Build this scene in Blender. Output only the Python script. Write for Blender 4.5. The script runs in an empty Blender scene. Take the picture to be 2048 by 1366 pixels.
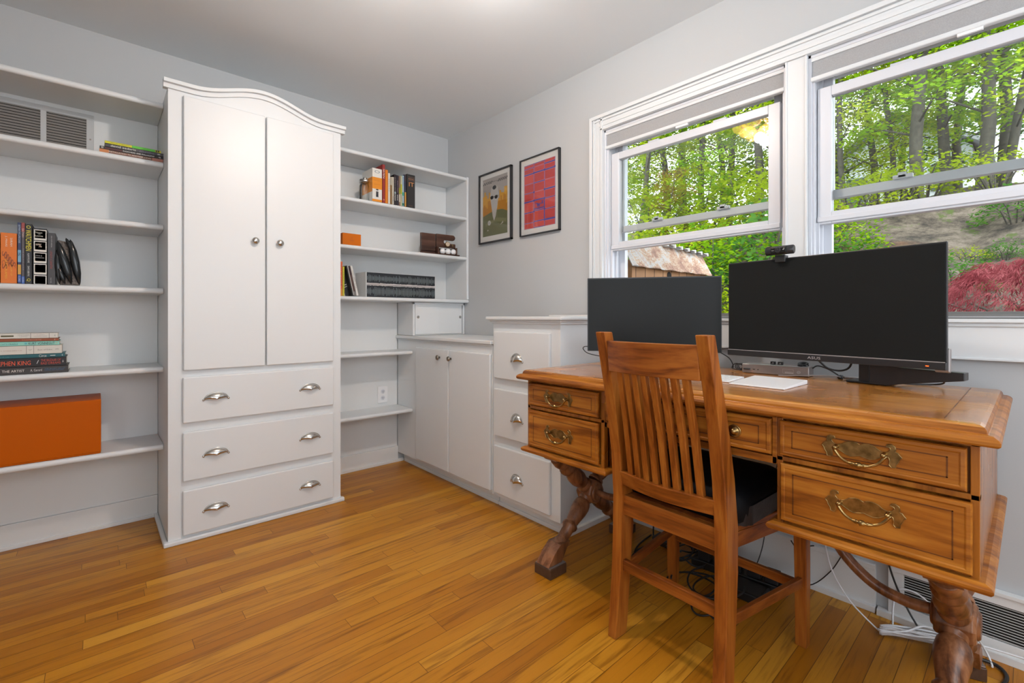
import bpy, bmesh, math, random
from mathutils import Vector, Matrix, noise
random.seed(7)
sc = bpy.context.scene
PI = math.pi
# ------------------------------------------------------------------ camera
cam_d = bpy.data.cameras.new('camera'); cam = bpy.data.objects.new('camera', cam_d)
sc.collection.objects.link(cam); sc.camera = cam
cam_d.sensor_width = 36; cam_d.lens = 931/2048*36; cam_d.shift_y = -49/2048
cam_d.clip_start = .05; cam_d.clip_end = 300
cam.location = (-2.0683, -3.0689, 1.042)
ANG = math.atan2(1041, 931)                 # room X axis lies this far right of the view
cam.rotation_euler = (PI/2, 0, -(PI/2-ANG))
# ------------------------------------------------------------------ world, sun, exposure
wd = bpy.data.worlds.new('overcast_sky'); sc.world = wd; wd.use_nodes = True
wn = wd.node_tree; bg = wn.nodes['Background']
bg.inputs[0].default_value = (.86, .93, 1, 1); bg.inputs[1].default_value = 3.2
sd = bpy.data.lights.new('sun', 'SUN'); sd.energy = 2.0; sd.angle = math.radians(25); sd.color = (1, .96, .88)
sun = bpy.data.objects.new('sun', sd); sc.collection.objects.link(sun)
sun.rotation_euler = Vector((-.45, -.35, .82)).to_track_quat('Z', 'Y').to_euler()
LAMP_W = 24
sc.view_settings.view_transform = 'Standard'; sc.view_settings.look = 'None'
sc.view_settings.gamma = 1; sc.view_settings.use_curve_mapping = False
sc.view_settings.exposure = 0.52
# ------------------------------------------------------------------ materials
def newmat(name):
    m = bpy.data.materials.new(name); m.use_nodes = True
    nt = m.node_tree; return m, nt, nt.nodes['Principled BSDF']
def mat(name, col, rough=.5, metal=0, spec=.5, bump=0, bscale=60, var=0, coat=0):
    m, nt, p = newmat(name)
    p.inputs['Base Color'].default_value = (*col, 1); p.inputs['Roughness'].default_value = rough
    p.inputs['Metallic'].default_value = metal; p.inputs['Specular IOR Level'].default_value = spec
    p.inputs['Coat Weight'].default_value = coat; p.inputs['Coat Roughness'].default_value = .12
    if bump or var:
        tc = nt.nodes.new('ShaderNodeTexCoord'); n = nt.nodes.new('ShaderNodeTexNoise')
        n.inputs['Scale'].default_value = bscale; n.inputs['Detail'].default_value = 4
        nt.links.new(tc.outputs['Object'], n.inputs['Vector'])
        if bump:
            b = nt.nodes.new('ShaderNodeBump'); b.inputs['Strength'].default_value = bump; b.inputs['Distance'].default_value = .01
            nt.links.new(n.outputs['Fac'], b.inputs['Height']); nt.links.new(b.outputs['Normal'], p.inputs['Normal'])
        if var:
            r = nt.nodes.new('ShaderNodeValToRGB')
            r.color_ramp.elements[0].color = (*[max(0, c*(1-var)) for c in col], 1)
            r.color_ramp.elements[1].color = (*[min(1, c*(1+var)) for c in col], 1)
            r.color_ramp.elements[0].position = .3; r.color_ramp.elements[1].position = .7
            nt.links.new(n.outputs['Fac'], r.inputs['Fac']); nt.links.new(r.outputs['Color'], p.inputs['Base Color'])
    return m
def N(nt, t, **k):
    n = nt.nodes.new(t)
    for a, v in k.items(): setattr(n, a, v)
    return n
def MATH(nt, op, a, b=None, c=None):
    n = nt.nodes.new('ShaderNodeMath'); n.operation = op
    for i, v in enumerate((a, b, c)):
        if v is None: continue
        if isinstance(v, (int, float)): n.inputs[i].default_value = v
        else: nt.links.new(v, n.inputs[i])
    return n.outputs[0]
def ramp(nt, fac, stops):
    r = nt.nodes.new('ShaderNodeValToRGB'); els = r.color_ramp.elements
    while len(els) < len(stops): els.new(.5)
    for e, (p_, c) in zip(els, stops): e.position = p_; e.color = (*c, 1)
    nt.links.new(fac, r.inputs['Fac']); return r.outputs['Color']
def wood(name, dark, mid, light, axis='Y', rough=.35, scale=1, coat=.3, streak=14, bump=.06, wear=0):
    """grain running along an axis, with slow figure and fine pores"""
    m, nt, p = newmat(name); L = nt.links
    tc = N(nt, 'ShaderNodeTexCoord'); mp = N(nt, 'ShaderNodeMapping')
    s = {'X': (1, streak, streak), 'Y': (streak, 1, streak), 'Z': (streak, streak, 1)}[axis]
    mp.inputs['Scale'].default_value = [v*scale for v in s]
    L.new(tc.outputs['Object'], mp.inputs['Vector'])
    n1 = N(nt, 'ShaderNodeTexNoise'); n1.inputs['Scale'].default_value = 1.6; n1.inputs['Detail'].default_value = 6; n1.inputs['Distortion'].default_value = 1.2
    L.new(mp.outputs[0], n1.inputs['Vector'])
    n2 = N(nt, 'ShaderNodeTexNoise'); n2.inputs['Scale'].default_value = 11; n2.inputs['Detail'].default_value = 3
    L.new(mp.outputs[0], n2.inputs['Vector'])
    n3 = N(nt, 'ShaderNodeTexNoise'); n3.inputs['Scale'].default_value = 4*scale; n3.inputs['Detail'].default_value = 2
    L.new(tc.outputs['Object'], n3.inputs['Vector'])
    f = MATH(nt, 'ADD', MATH(nt, 'MULTIPLY', n1.outputs['Fac'], .62), MATH(nt, 'MULTIPLY', n2.outputs['Fac'], .18))
    f = MATH(nt, 'ADD', f, MATH(nt, 'MULTIPLY', n3.outputs['Fac'], .22))
    col = ramp(nt, f, [(.40, dark), (.5, mid), (.62, light)])
    L.new(col, p.inputs['Base Color'])
    rn = MATH(nt, 'MULTIPLY_ADD', n3.outputs['Fac'], .25, rough-.12); L.new(rn, p.inputs['Roughness'])
    b = N(nt, 'ShaderNodeBump'); b.inputs['Strength'].default_value = bump; b.inputs['Distance'].default_value = .004
    L.new(n2.outputs['Fac'], b.inputs['Height']); L.new(b.outputs[0], p.inputs['Normal'])
    p.inputs['Coat Weight'].default_value = coat; p.inputs['Coat Roughness'].default_value = .22; p.inputs['Specular IOR Level'].default_value = .32
    return m
def floor_mat():
    m, nt, p = newmat('oak_strip_floor'); L = nt.links
    tc = N(nt, 'ShaderNodeTexCoord'); sp = N(nt, 'ShaderNodeSeparateXYZ'); L.new(tc.outputs['Object'], sp.inputs[0])
    X, Y = sp.outputs[0], sp.outputs[1]
    W = .0572
    ry = MATH(nt, 'DIVIDE', Y, W); row = MATH(nt, 'FLOOR', ry); fy = MATH(nt, 'FRACT', ry)
    wn1 = N(nt, 'ShaderNodeTexWhiteNoise', noise_dimensions='1D'); L.new(row, wn1.inputs['W'])
    ln = MATH(nt, 'MULTIPLY_ADD', wn1.outputs['Value'], .7, .65)
    sh = MATH(nt, 'MULTIPLY', wn1.outputs['Value'], 17.3)
    rx = MATH(nt, 'ADD', MATH(nt, 'DIVIDE', X, ln), sh); colx = MATH(nt, 'FLOOR', rx); fx = MATH(nt, 'FRACT', rx)
    cmb = N(nt, 'ShaderNodeCombineXYZ'); L.new(row, cmb.inputs[0]); L.new(colx, cmb.inputs[1])
    wn2 = N(nt, 'ShaderNodeTexWhiteNoise', noise_dimensions='3D'); L.new(cmb.outputs[0], wn2.inputs['Vector'])
    idv = wn2.outputs['Value']
    base = ramp(nt, idv, [(0, (.38, .135, .006)), (.3, (.47, .185, .010)), (.7, (.53, .225, .015)), (1, (.60, .28, .026))])
    # grain
    v = N(nt, 'ShaderNodeCombineXYZ')
    L.new(MATH(nt, 'MULTIPLY_ADD', idv, 31, MATH(nt, 'MULTIPLY', X, 2.2)), v.inputs[0])
    L.new(MATH(nt, 'MULTIPLY', Y, 34), v.inputs[1]); L.new(MATH(nt, 'MULTIPLY', idv, 77), v.inputs[2])
    g = N(nt, 'ShaderNodeTexNoise'); g.inputs['Scale'].default_value = 1; g.inputs['Detail'].default_value = 5; g.inputs['Distortion'].default_value = 1.6
    L.new(v.outputs[0], g.inputs['Vector'])
    g2 = N(nt, 'ShaderNodeTexNoise'); g2.inputs['Scale'].default_value = 6; g2.inputs['Detail'].default_value = 2
    L.new(v.outputs[0], g2.inputs['Vector'])
    gr = MATH(nt, 'ADD', MATH(nt, 'MULTIPLY', g.outputs['Fac'], .8), MATH(nt, 'MULTIPLY', g2.outputs['Fac'], .2))
    gcol = ramp(nt, gr, [(.34, (.50, .42, .34)), (.47, (.92, .9, .88)), (.56, (1, 1, 1)), (.72, (1.0, .93, .85))])
    mx = N(nt, 'ShaderNodeMix', data_type='RGBA', blend_type='MULTIPLY'); mx.inputs[0].default_value = .85
    L.new(base, mx.inputs[6]); L.new(gcol, mx.inputs[7])
    # joints
    e1 = MATH(nt, 'LESS_THAN', MATH(nt, 'MINIMUM', fy, MATH(nt, 'SUBTRACT', 1, fy)),   .016)
    e2 = MATH(nt, 'LESS_THAN', MATH(nt, 'MULTIPLY', fx, ln), .0016)
    e = MATH(nt, 'MAXIMUM', e1, e2)
    mj = N(nt, 'ShaderNodeMix', data_type='RGBA'); L.new(MATH(nt, 'MULTIPLY', e, .85), mj.inputs[0])
    L.new(mx.outputs[2], mj.inputs[6]); mj.inputs[7].default_value = (.09, .03, .006, 1)
    L.new(mj.outputs[2], p.inputs['Base Color'])
    L.new(MATH(nt, 'MULTIPLY_ADD', g.outputs['Fac'], .18, .27), p.inputs['Roughness'])
    b = N(nt, 'ShaderNodeBump'); b.inputs['Strength'].default_value = .08; b.inputs['Distance'].default_value = .002
    L.new(MATH(nt, 'SUBTRACT', gr, e), b.inputs['Height']); L.new(b.outputs[0], p.inputs['Normal'])
    p.inputs['Specular IOR Level'].default_value = .32
    return m
def leaf_mat(name, stops, scale=3):
    m = bpy.data.materials.new(name); m.use_nodes = True; nt = m.node_tree; nt.nodes.clear(); L = nt.links
    o = N(nt, 'ShaderNodeOutputMaterial'); tc = N(nt, 'ShaderNodeTexCoord'); n = N(nt, 'ShaderNodeTexNoise')
    n.inputs['Scale'].default_value = scale; n.inputs['Detail'].default_value = 5
    L.new(tc.outputs['Object'], n.inputs['Vector'])
    c = ramp(nt, n.outputs['Fac'], stops)
    d = N(nt, 'ShaderNodeBsdfDiffuse'); t = N(nt, 'ShaderNodeBsdfTranslucent'); x = N(nt, 'ShaderNodeMixShader')
    L.new(c, d.inputs[0]); L.new(c, t.inputs[0]); x.inputs[0].default_value = .62
    L.new(d.outputs[0], x.inputs[1]); L.new(t.outputs[0], x.inputs[2]); L.new(x.outputs[0], o.inputs[0])
    return m
def glass_mat(name, tint=(1, 1, 1), fac=1.0):
    m = bpy.data.materials.new(name); m.use_nodes = True; nt = m.node_tree; nt.nodes.clear(); L = nt.links
    o = N(nt, 'ShaderNodeOutputMaterial'); t = N(nt, 'ShaderNodeBsdfTransparent'); g = N(nt, 'ShaderNodeBsdfGlossy')
    t.inputs[0].default_value = (*tint, 1); g.inputs['Roughness'].default_value = .01
    f = N(nt, 'ShaderNodeFresnel'); f.inputs[0].default_value = 1.45; x = N(nt, 'ShaderNodeMixShader')
    L.new(MATH(nt, 'MULTIPLY', f.outputs[0], fac), x.inputs[0]); L.new(t.outputs[0], x.inputs[1]); L.new(g.outputs[0], x.inputs[2]); L.new(x.outputs[0], o.inputs[0])
    return m
def emis(name, col, s):
    m, nt, p = newmat(name); p.inputs['Base Color'].default_value = (*col, 1)
    p.inputs['Emission Color'].default_value = (*col, 1); p.inputs['Emission Strength'].default_value = s
    return m
M = {}
M['wall'] = mat('grey_wall_paint', (.50, .512, .52), .6, bump=.03, bscale=220)
M['ceil'] = mat('ceiling_paint', (.76, .785, .80), .75, bump=.02, bscale=200)
M['white'] = mat('white_gloss_paint', (.71, .728, .738), .40, bump=.012, bscale=25)
M['white2'] = mat('white_satin_paint', (.73, .735, .73), .42, bump=.015, bscale=40)
M['floor'] = floor_mat()
M['desk'] = wood('desk_maple', (.17, .045, .004), (.34, .108, .010), (.47, .18, .022), 'Y', .34, coat=.1)
M['deskz'] = wood('desk_maple_upright', (.15, .04, .004), (.30, .092, .008), (.43, .155, .018), 'Z', .28, coat=.45)
M['deskdark'] = wood('desk_dark_edge', (.075, .022, .006), (.14, .043, .009), (.22, .075, .014), 'Y', .34, coat=.1)
M['leg'] = wood('turned_leg_wood', (.08, .028, .011), (.19, .072, .028), (.30, .13, .058), 'Z', .35, coat=.2)
M['chair'] = wood('cherry_chair_wood', (.17, .040, .005), (.30, .082, .010), (.41, .14, .020), 'Z', .35, coat=.15)
M['chairy'] = wood('cherry_chair_wood_cross', (.12, .028, .005), (.26, .07, .009), (.38, .12, .018), 'Y', .35, coat=.15)
M['chairx'] = wood('cherry_chair_wood_side', (.12, .028, .005), (.22, .058, .009), (.31, .098, .016), 'X', .35, coat=.15)
M['brown'] = mat('riser_brown', (.085, .042, .024), .45, bump=.05, var=.15)
M['walnut'] = wood('walnut', (.035, .014, .008), (.075, .032, .02), (.12, .06, .04), 'X', .4, coat=.1)
M['brass'] = mat('aged_brass', (.34, .225, .09), .3, 1, var=.4, bscale=60)
M['nickel'] = mat('brushed_nickel', (.56, .54, .51), .26, 1)
M['dknickel'] = mat('antique_nickel', (.32, .28, .24), .3, 1)
M['black'] = mat('black_plastic', (.012, .012, .013), .4)
M['blacksat'] = mat('black_satin', (.02, .02, .022), .3)
M['cable'] = mat('black_cable', (.012, .012, .013), .45)
M['wcable'] = mat('white_cable', (.75, .75, .77), .4)
M['screen'] = mat('screen_glass', (.012, .013, .013), .36, spec=.18)
M['cushion'] = mat('black_leather', (.004, .004, .005), .7, spec=.15, bump=.2, bscale=25)
M['skirt'] = mat('charcoal_leather', (.016, .015, .018), .42, spec=.3, bump=.3, bscale=14)
M['alu'] = mat('space_grey_aluminium', (.33, .30, .29), .38, .7)
M['silver'] = mat('pale_aluminium', (.62, .6, .6), .35, .5)
M['keyw'] = mat('white_plastic', (.83, .83, .84), .35)
M['vinyl'] = mat('white_vinyl', (.68, .69, .73), .35)
M['shade'] = mat('grey_shade_fabric', (.36, .36, .365), .8, bump=.1, bscale=400, var=.08)
M['glass'] = glass_mat('window_glass', (.97, .985, .98))
M['jar'] = glass_mat('clear_jar_glass', (.985, .99, .99), .9)
M['pictureglass'] = glass_mat('picture_glass', (1, 1, 1), .08)
M['orange'] = mat('orange_card', (.56, .13, .001), .5, spec=.2)
M['orangeL'] = mat('orange_lacquer', (.50, .095, .0), .4, spec=.12)
M['paper'] = mat('book_pages', (.72, .68, .6), .8, bump=.1, bscale=300)
M['vent'] = mat('vent_grey_paint', (.53, .53, .53), .45)
M['ventd'] = mat('vent_dusty_fin', (.27, .25, .235), .55)
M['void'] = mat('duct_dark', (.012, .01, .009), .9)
M['bark'] = mat('bark', (.06, .052, .04), .9, bump=.5, bscale=12, var=.4)
M['rust'] = None
M['stone'] = mat('black_fossil_stone', (.012, .014, .016), .14)
M['stonec'] = mat('stone_chipped', (.17, .145, .13), .75, bump=.6, bscale=160, var=.5)
def colm(c, rough=.45, _c={}):
    k = (tuple(round(v, 4) for v in c), rough)
    if k not in _c: _c[k] = mat('ink_%02d' % len(_c), c, rough)
    return _c[k]
# rusty sheet
m, nt, p = newmat('rusty_sheet'); tc = N(nt, 'ShaderNodeTexCoord')
n1 = N(nt, 'ShaderNodeTexNoise'); n1.inputs['Scale'].default_value = 7; n1.inputs['Detail'].default_value = 8; n1.inputs['Distortion'].default_value = .8
n2 = N(nt, 'ShaderNodeTexNoise'); n2.inputs['Scale'].default_value = 90; n2.inputs['Detail'].default_value = 3
nt.links.new(tc.outputs['Object'], n1.inputs[0]); nt.links.new(tc.outputs['Object'], n2.inputs[0])
f = MATH(nt, 'ADD', MATH(nt, 'MULTIPLY', n1.outputs[0], .75), MATH(nt, 'MULTIPLY', n2.outputs[0], .3))
nt.links.new(ramp(nt, f, [(.36, (.13, .07, .05)), (.46, (.24, .13, .09)), (.53, (.34, .24, .16)), (.58, (.33, .33, .32)), (.68, (.3, .2, .15))]), p.inputs[0])
p.inputs['Roughness'].default_value = .75; M['rust'] = m
# ------------------------------------------------------------------ mesh builder
class B:
    def __init__(s): s.v = []; s.f = []; s.m = []; s.cur = 0; s.smooth = []
    def add(s, vs, fs, sm=False):
        o = len(s.v); s.v += [tuple(v) for v in vs]
        for f in fs: s.f.append([i+o for i in f]); s.m.append(s.cur); s.smooth.append(sm)
        return s
    def box(s, x0, x1, y0, y1, z0, z1):
        if x0 > x1: x0, x1 = x1, x0
        if y0 > y1: y0, y1 = y1, y0
        if z0 > z1: z0, z1 = z1, z0
        vs = [(x, y, z) for x in (x0, x1) for y in (y0, y1) for z in (z0, z1)]
        return s.add(vs, [(0, 1, 3, 2), (4, 6, 7, 5), (0, 4, 5, 1), (2, 3, 7, 6), (0, 2, 6, 4), (1, 5, 7, 3)])
    def quad(s, a, b, c, d): return s.add([a, b, c, d], [(0, 1, 2, 3)])
    def loft(s, rings, closed=True, caps=True, sm=True):
        n = len(rings[0]); vs = [p for r in rings for p in r]; fs = []
        for i in range(len(rings)-1):
            for j in range(n if closed else n-1):
                k = (j+1) % n; fs.append((i*n+j, i*n+k, (i+1)*n+k, (i+1)*n+j))
        o = len(s.v); s.add(vs, fs, sm)
        if caps and closed:
            s.f.append([o+j for j in range(n)][::-1]); s.m.append(s.cur); s.smooth.append(False)
            s.f.append([o+(len(rings)-1)*n+j for j in range(n)]); s.m.append(s.cur); s.smooth.append(False)
        return s
    def tube(s, pts, r, seg=8, rx=None):
        pts = [Vector(p) for p in pts]; rings = []
        up = Vector((0, 0, 1)); prev = None
        for i, p in enumerate(pts):
            t = (pts[min(i+1, len(pts)-1)]-pts[max(i-1, 0)]).normalized()
            if prev is None:
                a = up if abs(t.z) < .9 else Vector((1, 0, 0)); u = t.cross(a).normalized()
            else: u = (prev-t*prev.dot(t)).normalized()
            prev = u; w = t.cross(u); rr = r[i] if isinstance(r, (list, tuple)) else r
            rings.append([p+(u*math.cos(a)+w*math.sin(a)*(rx or 1))*rr for a in [2*PI*k/seg for k in range(seg)]])
        return s.loft(rings)
    def cyl(s, c, r, h, axis='z', seg=20, r2=None):
        c = Vector(c); d = {'x': Vector((1, 0, 0)), 'y': Vector((0, 1, 0)), 'z': Vector((0, 0, 1))}[axis]
        return s.lathe(c, d, [(0, r), (h, r if r2 is None else r2)], seg)
    def lathe(s, o, d, prof, seg=20, square=False):
        o = Vector(o); d = Vector(d).normalized(); a = Vector((0, 1, 0)) if abs(d.y) < .9 else Vector((1, 0, 0))
        u = d.cross(a).normalized(); w = d.cross(u); off = PI/4 if seg == 4 else 0
        return s.loft([[o+d*t+(u*math.cos(q)+w*math.sin(q))*r for q in [2*PI*k/seg+off for k in range(seg)]] for t, r in prof], sm=seg > 8)
    def prism(s, outline, plane, a0, a1):
        """extrude a 2D outline; plane 'xz' along y, 'yz' along x, 'xy' along z"""
        def P(u, v, a): return {'xz': (u, a, v), 'yz': (a, u, v), 'xy': (u, v, a)}[plane]
        return s.loft([[P(u, v, a0) for u, v in outline], [P(u, v, a1) for u, v in outline]], sm=False)
    def xf(s, Mx, start=0):
        for i in range(start, len(s.v)): s.v[i] = tuple(Mx @ Vector(s.v[i]))
        return s
    def mesh(s, name, mats, off=(0, 0, 0)):
        me = bpy.data.meshes.new(name); ox, oy, oz = off
        me.from_pydata([(x-ox, y-oy, z-oz) for x, y, z in s.v], [], s.f)
        for m_ in mats: me.materials.append(m_)
        for p_, mi, sm in zip(me.polygons, s.m, s.smooth): p_.material_index = mi; p_.use_smooth = sm
        bm = bmesh.new(); bm.from_mesh(me); bmesh.ops.recalc_face_normals(bm, faces=bm.faces); bm.to_mesh(me); bm.free()
        return me
def bev(o, w=.002, seg=2):
    if w:
        b = o.modifiers.new('soft_edges', 'BEVEL'); b.width = w; b.segments = seg; b.limit_method = 'ANGLE'; b.angle_limit = math.radians(40)
    return o
class T:
    """a thing: an Empty at its base; parts are given in room coordinates (local=True: in its own)"""
    def __init__(s, name, label, cat, loc=(0, 0, 0), rz=0, group=None, kind=None):
        s.o = bpy.data.objects.new(name, None); sc.collection.objects.link(s.o)
        s.o.empty_display_size = .05; s.o.location = loc; s.o.rotation_euler = (0, 0, rz); s.loc = loc
        s.o['label'] = label; s.o['category'] = cat
        if group: s.o['group'] = group
        if kind: s.o['kind'] = kind
    def part(s, name, b, m_, parent=None, bevel=.002, local=False, label=None):
        mats = m_ if isinstance(m_, (list, tuple)) else [m_]
        me = b.mesh(name, mats, (0, 0, 0) if local else s.loc)
        o = bpy.data.objects.new(name, me); sc.collection.objects.link(o); o.parent = parent or s.o
        if label: o['label'] = label
        return bev(o, bevel)
def single(name, b, m_, label=None, cat=None, group=None, kind=None, bevel=.002, org=(0, 0, 0)):
    mats = m_ if isinstance(m_, (list, tuple)) else [m_]
    o = bpy.data.objects.new(name, b.mesh(name, mats, org)); sc.collection.objects.link(o); o.location = org
    if label: o['label'] = label
    if cat: o['category'] = cat
    if group: o['group'] = group
    if kind: o['kind'] = kind
    return bev(o, bevel)
def struct(name, b, m_, bevel=.002): return single(name, b, m_, kind='structure', bevel=bevel)
def sub(parent, name, b, m_, bevel=.001):
    o = bpy.data.objects.new(name, b.mesh(name, [m_])); sc.collection.objects.link(o); o.parent = parent; return bev(o, bevel)
_tc = {}
def textgeo(t, size):
    """lettering as flat triangles, centred, lying in XY"""
    k = t
    if k not in _tc:
        cu = bpy.data.curves.new('lettering', 'FONT'); cu.body = t; cu.align_x = 'CENTER'; cu.align_y = 'CENTER'; cu.size = 1; cu.resolution_u = 2
        o = bpy.data.objects.new('lettering', cu); sc.collection.objects.link(o)
        dg = bpy.context.evaluated_depsgraph_get(); me = bpy.data.meshes.new_from_object(o.evaluated_get(dg))
        vs = [tuple(v.co) for v in me.vertices]; fs = [tuple(p_.vertices) for p_ in me.polygons]
        bpy.data.objects.remove(o); bpy.data.curves.remove(cu); bpy.data.meshes.remove(me)
        xs = [v[0] for v in vs] or [0]; ys = [v[1] for v in vs] or [0]
        cx, cy = (max(xs)+min(xs))/2, (max(ys)+min(ys))/2
        _tc[k] = ([(x-cx, y-cy) for x, y, z in vs], fs, max(xs)-min(xs), max(ys)-min(ys))
    return _tc[k]
def put_text(b, t, c, es, et, length=None, height=None):
    """text centred at c running along es, its top towards et; fitted to length x height"""
    vs, fs, w, h = textgeo(t, 1); c = Vector(c); es = Vector(es); et = Vector(et)
    kx = length/w if length else height/h; ky = height/h if height else kx
    b.add([c+es*(x*kx)+et*(y*ky) for x, y in vs], fs)
# ------------------------------------------------------------------ room shell
RX, RY, RH = -3.3, -4.2, 2.44
struct('floor', B().box(RX, 0, RY, 0, -.05, 0), M['floor'], 0)
struct('ceiling', B().box(RX-.15, .15, RY-.15, .15, RH, RH+.1), M['ceil'], 0)
struct('wall_back', B().box(RX-.15, .15, 0, .12, 0, RH), M['wall'], 0)
struct('wall_left', B().box(RX-.12, RX, -3.35, 0, 0, RH).box(RX-.12, RX, RY, -3.35, 0, .3).box(RX-.12, RX, RY, -3.35, 2.2, RH), M['wall'], 0)  # unseen gap near the camera end, added to daylight the window wall
# unseen wide opening without panes, added behind the camera to let in daylight
b = B(); b.box(RX, -2.45, RY-.12, RY, 0, RH); b.box(-.10, 0, RY-.12, RY, 0, RH); b.box(-2.45, -.10, RY-.12, RY, 0, .85); b.box(-2.45, -.10, RY-.12, RY, 2.25, RH)
struct('wall_front', b, M['wall'], 0)
b = B()
for x in (-2.45, -1.30, -.15): b.box(x, x+.05, RY-.08, RY-.02, .85, 2.25)
b.box(-2.45, -.10, RY-.08, RY-.02, .85, .91); b.box(-2.45, -.10, RY-.08, RY-.02, 2.19, 2.25); struct('window_3', b, M['white'])  # frame bars of the added daylight opening
O1 = (-1.512, -2.410); O2 = (-2.487, -3.385); ZS, ZH = 1.048, 2.057
b = B()
b.box(0, .15, RY, 0, 0, ZS); b.box(0, .15, RY, 0, ZH, RH)
b.box(0, .15, O1[0], 0, ZS, ZH); b.box(0, .15, O2[0], O1[1], ZS, ZH); b.box(0, .15, RY, O2[1], ZS, ZH)
struct('wall_right', b, M['wall'], 0)
w = M['white']
def casing_v(y0, y1, z0, z1, inner):
    b = B(); b.box(-.013, 0, y0, y1, z0, z1)
    d = 1 if y1 > y0 else -1
    if inner == 'outer':
        b.box(-.026, -.012, y0, y0+d*.018, z0, z1); b.box(-.020, -.012, y0+d*.022, y0+d*.032, z0, z1)
        b.box(-.017, -.012, y0+d*.045, y0+d*.062, z0, z1); b.box(-.021, -.012, y1-d*.012, y1, z0, z1)
    return b
b = casing_v(-1.427, -1.512, ZS-.02, 2.142, 'outer'); struct('trim_1', b, w, .0015)
b = B(); b.box(-.014, 0, -1.50, -3.47, 2.0572, 2.142)
b.box(-.027, -.012, -1.44, -3.47, 2.124, 2.1425); b.box(-.021, -.012, -1.45, -3.47, 2.108, 2.119)
b.box(-.018, -.012, -1.47, -3.47, 2.08, 2.097); b.box(-.021, -.012, -1.50, -3.47, 2.0575, 2.067)
struct('trim_2', b, w, .0015)
b = B(); b.box(-.014, 0, O1[1]+.0, O2[0], ZS-.02, 2.057); b.box(-.018, -.012, O1[1], O1[1]-.008, ZS-.02, 2.057); b.box(-.018, -.012, O2[0], O2[0]+.008, ZS-.02, 2.057)
struct('trim_3', b, w, .0015)
struct('trim_4', casing_v(-3.47, -3.385, ZS-.02, 2.142, 'outer'), w, .0015)
b = B(); b.box(-.035, .03, -1.62, -3.52, 1.024, 1.036); b.box(-.02, 0, -1.60, -3.50, .907, 1.0235); b.box(-.026, 0, -1.60, -3.50, 1.012, 1.024)
b.box(-.024, 0, -1.60, -3.50, .907, .915)
struct('trim_5', b, w, .002)
# baseboards
b = B(); b.box(-.015, 0, -1.59, -2.70, 0, .15); b.box(-.020, 0, -1.59, -2.70, .148, .166); b.box(-.028, 0, -1.59, -2.70, 0, .022)
b.box(-.015, 0, -3.62, RY, 0, .15); b.box(-.020, 0, -3.62, RY, .148, .166)
struct('baseboard_right', b, M['white2'], .002)
b = B(); b.box(RX, -1.826, -.015, 0, 0, .112); b.box(RX, -1.826, -.024, 0, 0, .018); b.box(-1.032, -.44, -.015, 0, 0, .112); b.box(-1.032, -.40, -.024, 0, 0, .018)
struct('baseboard_back', b, M['white2'], .002)
M['sill'] = mat('bronze_sill', (.13, .125, .12), .5)
def window(n, Y):
    a, c = Y; s = T('window_%d' % n, None, None, (0, (a+c)/2, ZS), kind='structure') if False else None
    r = bpy.data.objects.new('window_%d' % n, None); sc.collection.objects.link(r); r['kind'] = 'structure'
    W_ = M['vinyl']
    def P(name, b, m_, bevel=.002, parent=None):
        o = bpy.data.objects.new(name, b.mesh(name, [m_])); sc.collection.objects.link(o); o.parent = parent or r; return bev(o, bevel)
    b = B()                                              # jamb liners, head and sloped sill
    for q, d in ((a, -1), (c, 1)):
        b.box(.0, .15, q, q+d*.010, ZS, ZH); b.box(.012, .026, q, q+d*.018, ZS, ZH); b.box(.074, .080, q, q+d*.030, ZS, ZH); b.box(.122, .15, q, q+d*.048, ZS, ZH)
        b.box(.03, .074, q+d*.01, q+d*.018, ZS, ZH); b.box(.034, .042, q+d*.01, q+d*.028, ZS, 1.41)
    b.box(0, .15, a, c, ZH-.012, ZH); b.box(.122, .15, a, c, ZH-.06, ZH); b.box(.02, .12, a, c, ZH-.03, ZH-.01)
    P('window_frame', b, W_, .001)
    b = B(); b.box(-.02, .10, a, c, 1.036, 1.0475); b.box(.10, .15, a, c, 1.04, 1.060); b.box(.03, .045, a, c, 1.046, 1.0535)
    P('window_sill', b, M['sill'], .001)
    P('sill_bead', B().box(-.0215, -.018, a, c, 1.0415, 1.0432), M['white'], 0)
    def sash(name, x0, x1, z0, z1, st, top, bot, lat):
        y0, y1 = a-.021, c+.035
        b = B()
        b.box(x0, x1, y0, y0-st, z0, z1); b.box(x0, x1, y1, y1+st, z0, z1)
        b.box(x0, x1, y0-st, y1+st, z1-top, z1); b.box(x0, x1, y0-st, y1+st, z0, z0+bot)
        b.box(x0-.006, x0, y0, y1, z0+bot*.18, z0+bot*.62) if lat else None
        s_ = P(name, b, W_, .0025)
        b = B(); xm = (x0+x1)/2; b.box(xm-.002, xm+.002, y0-st+.004, y1+st-.004, z0+bot-.004, z1-top+.004)
        P('pane', b, M['glass'], 0, s_)
        for k in (.3, .7):
            yk = y0+(y1-y0)*k
            b = B()
            if lat: b.box(x0+.004, x1-.006, yk-.03, yk+.03, z1-.001, z1+.010)
            else: b.box(x0-.012, x0+.006, yk-.028, yk+.028, z0+bot-.002, z0+bot+.012); b.box(x0-.012, x0-.006, yk-.01, yk+.014, z0+bot, z0+bot+.02)
            P('sash_latch', b, W_, .002, s_)
    sash('lower_sash', .036, .070, 1.402, 1.932, .046, .038, .046, True)
    sash('upper_sash', .084, .116, 1.506, 2.03, .040, .04, .033, False)
window(1, O1); window(2, O2)
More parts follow.
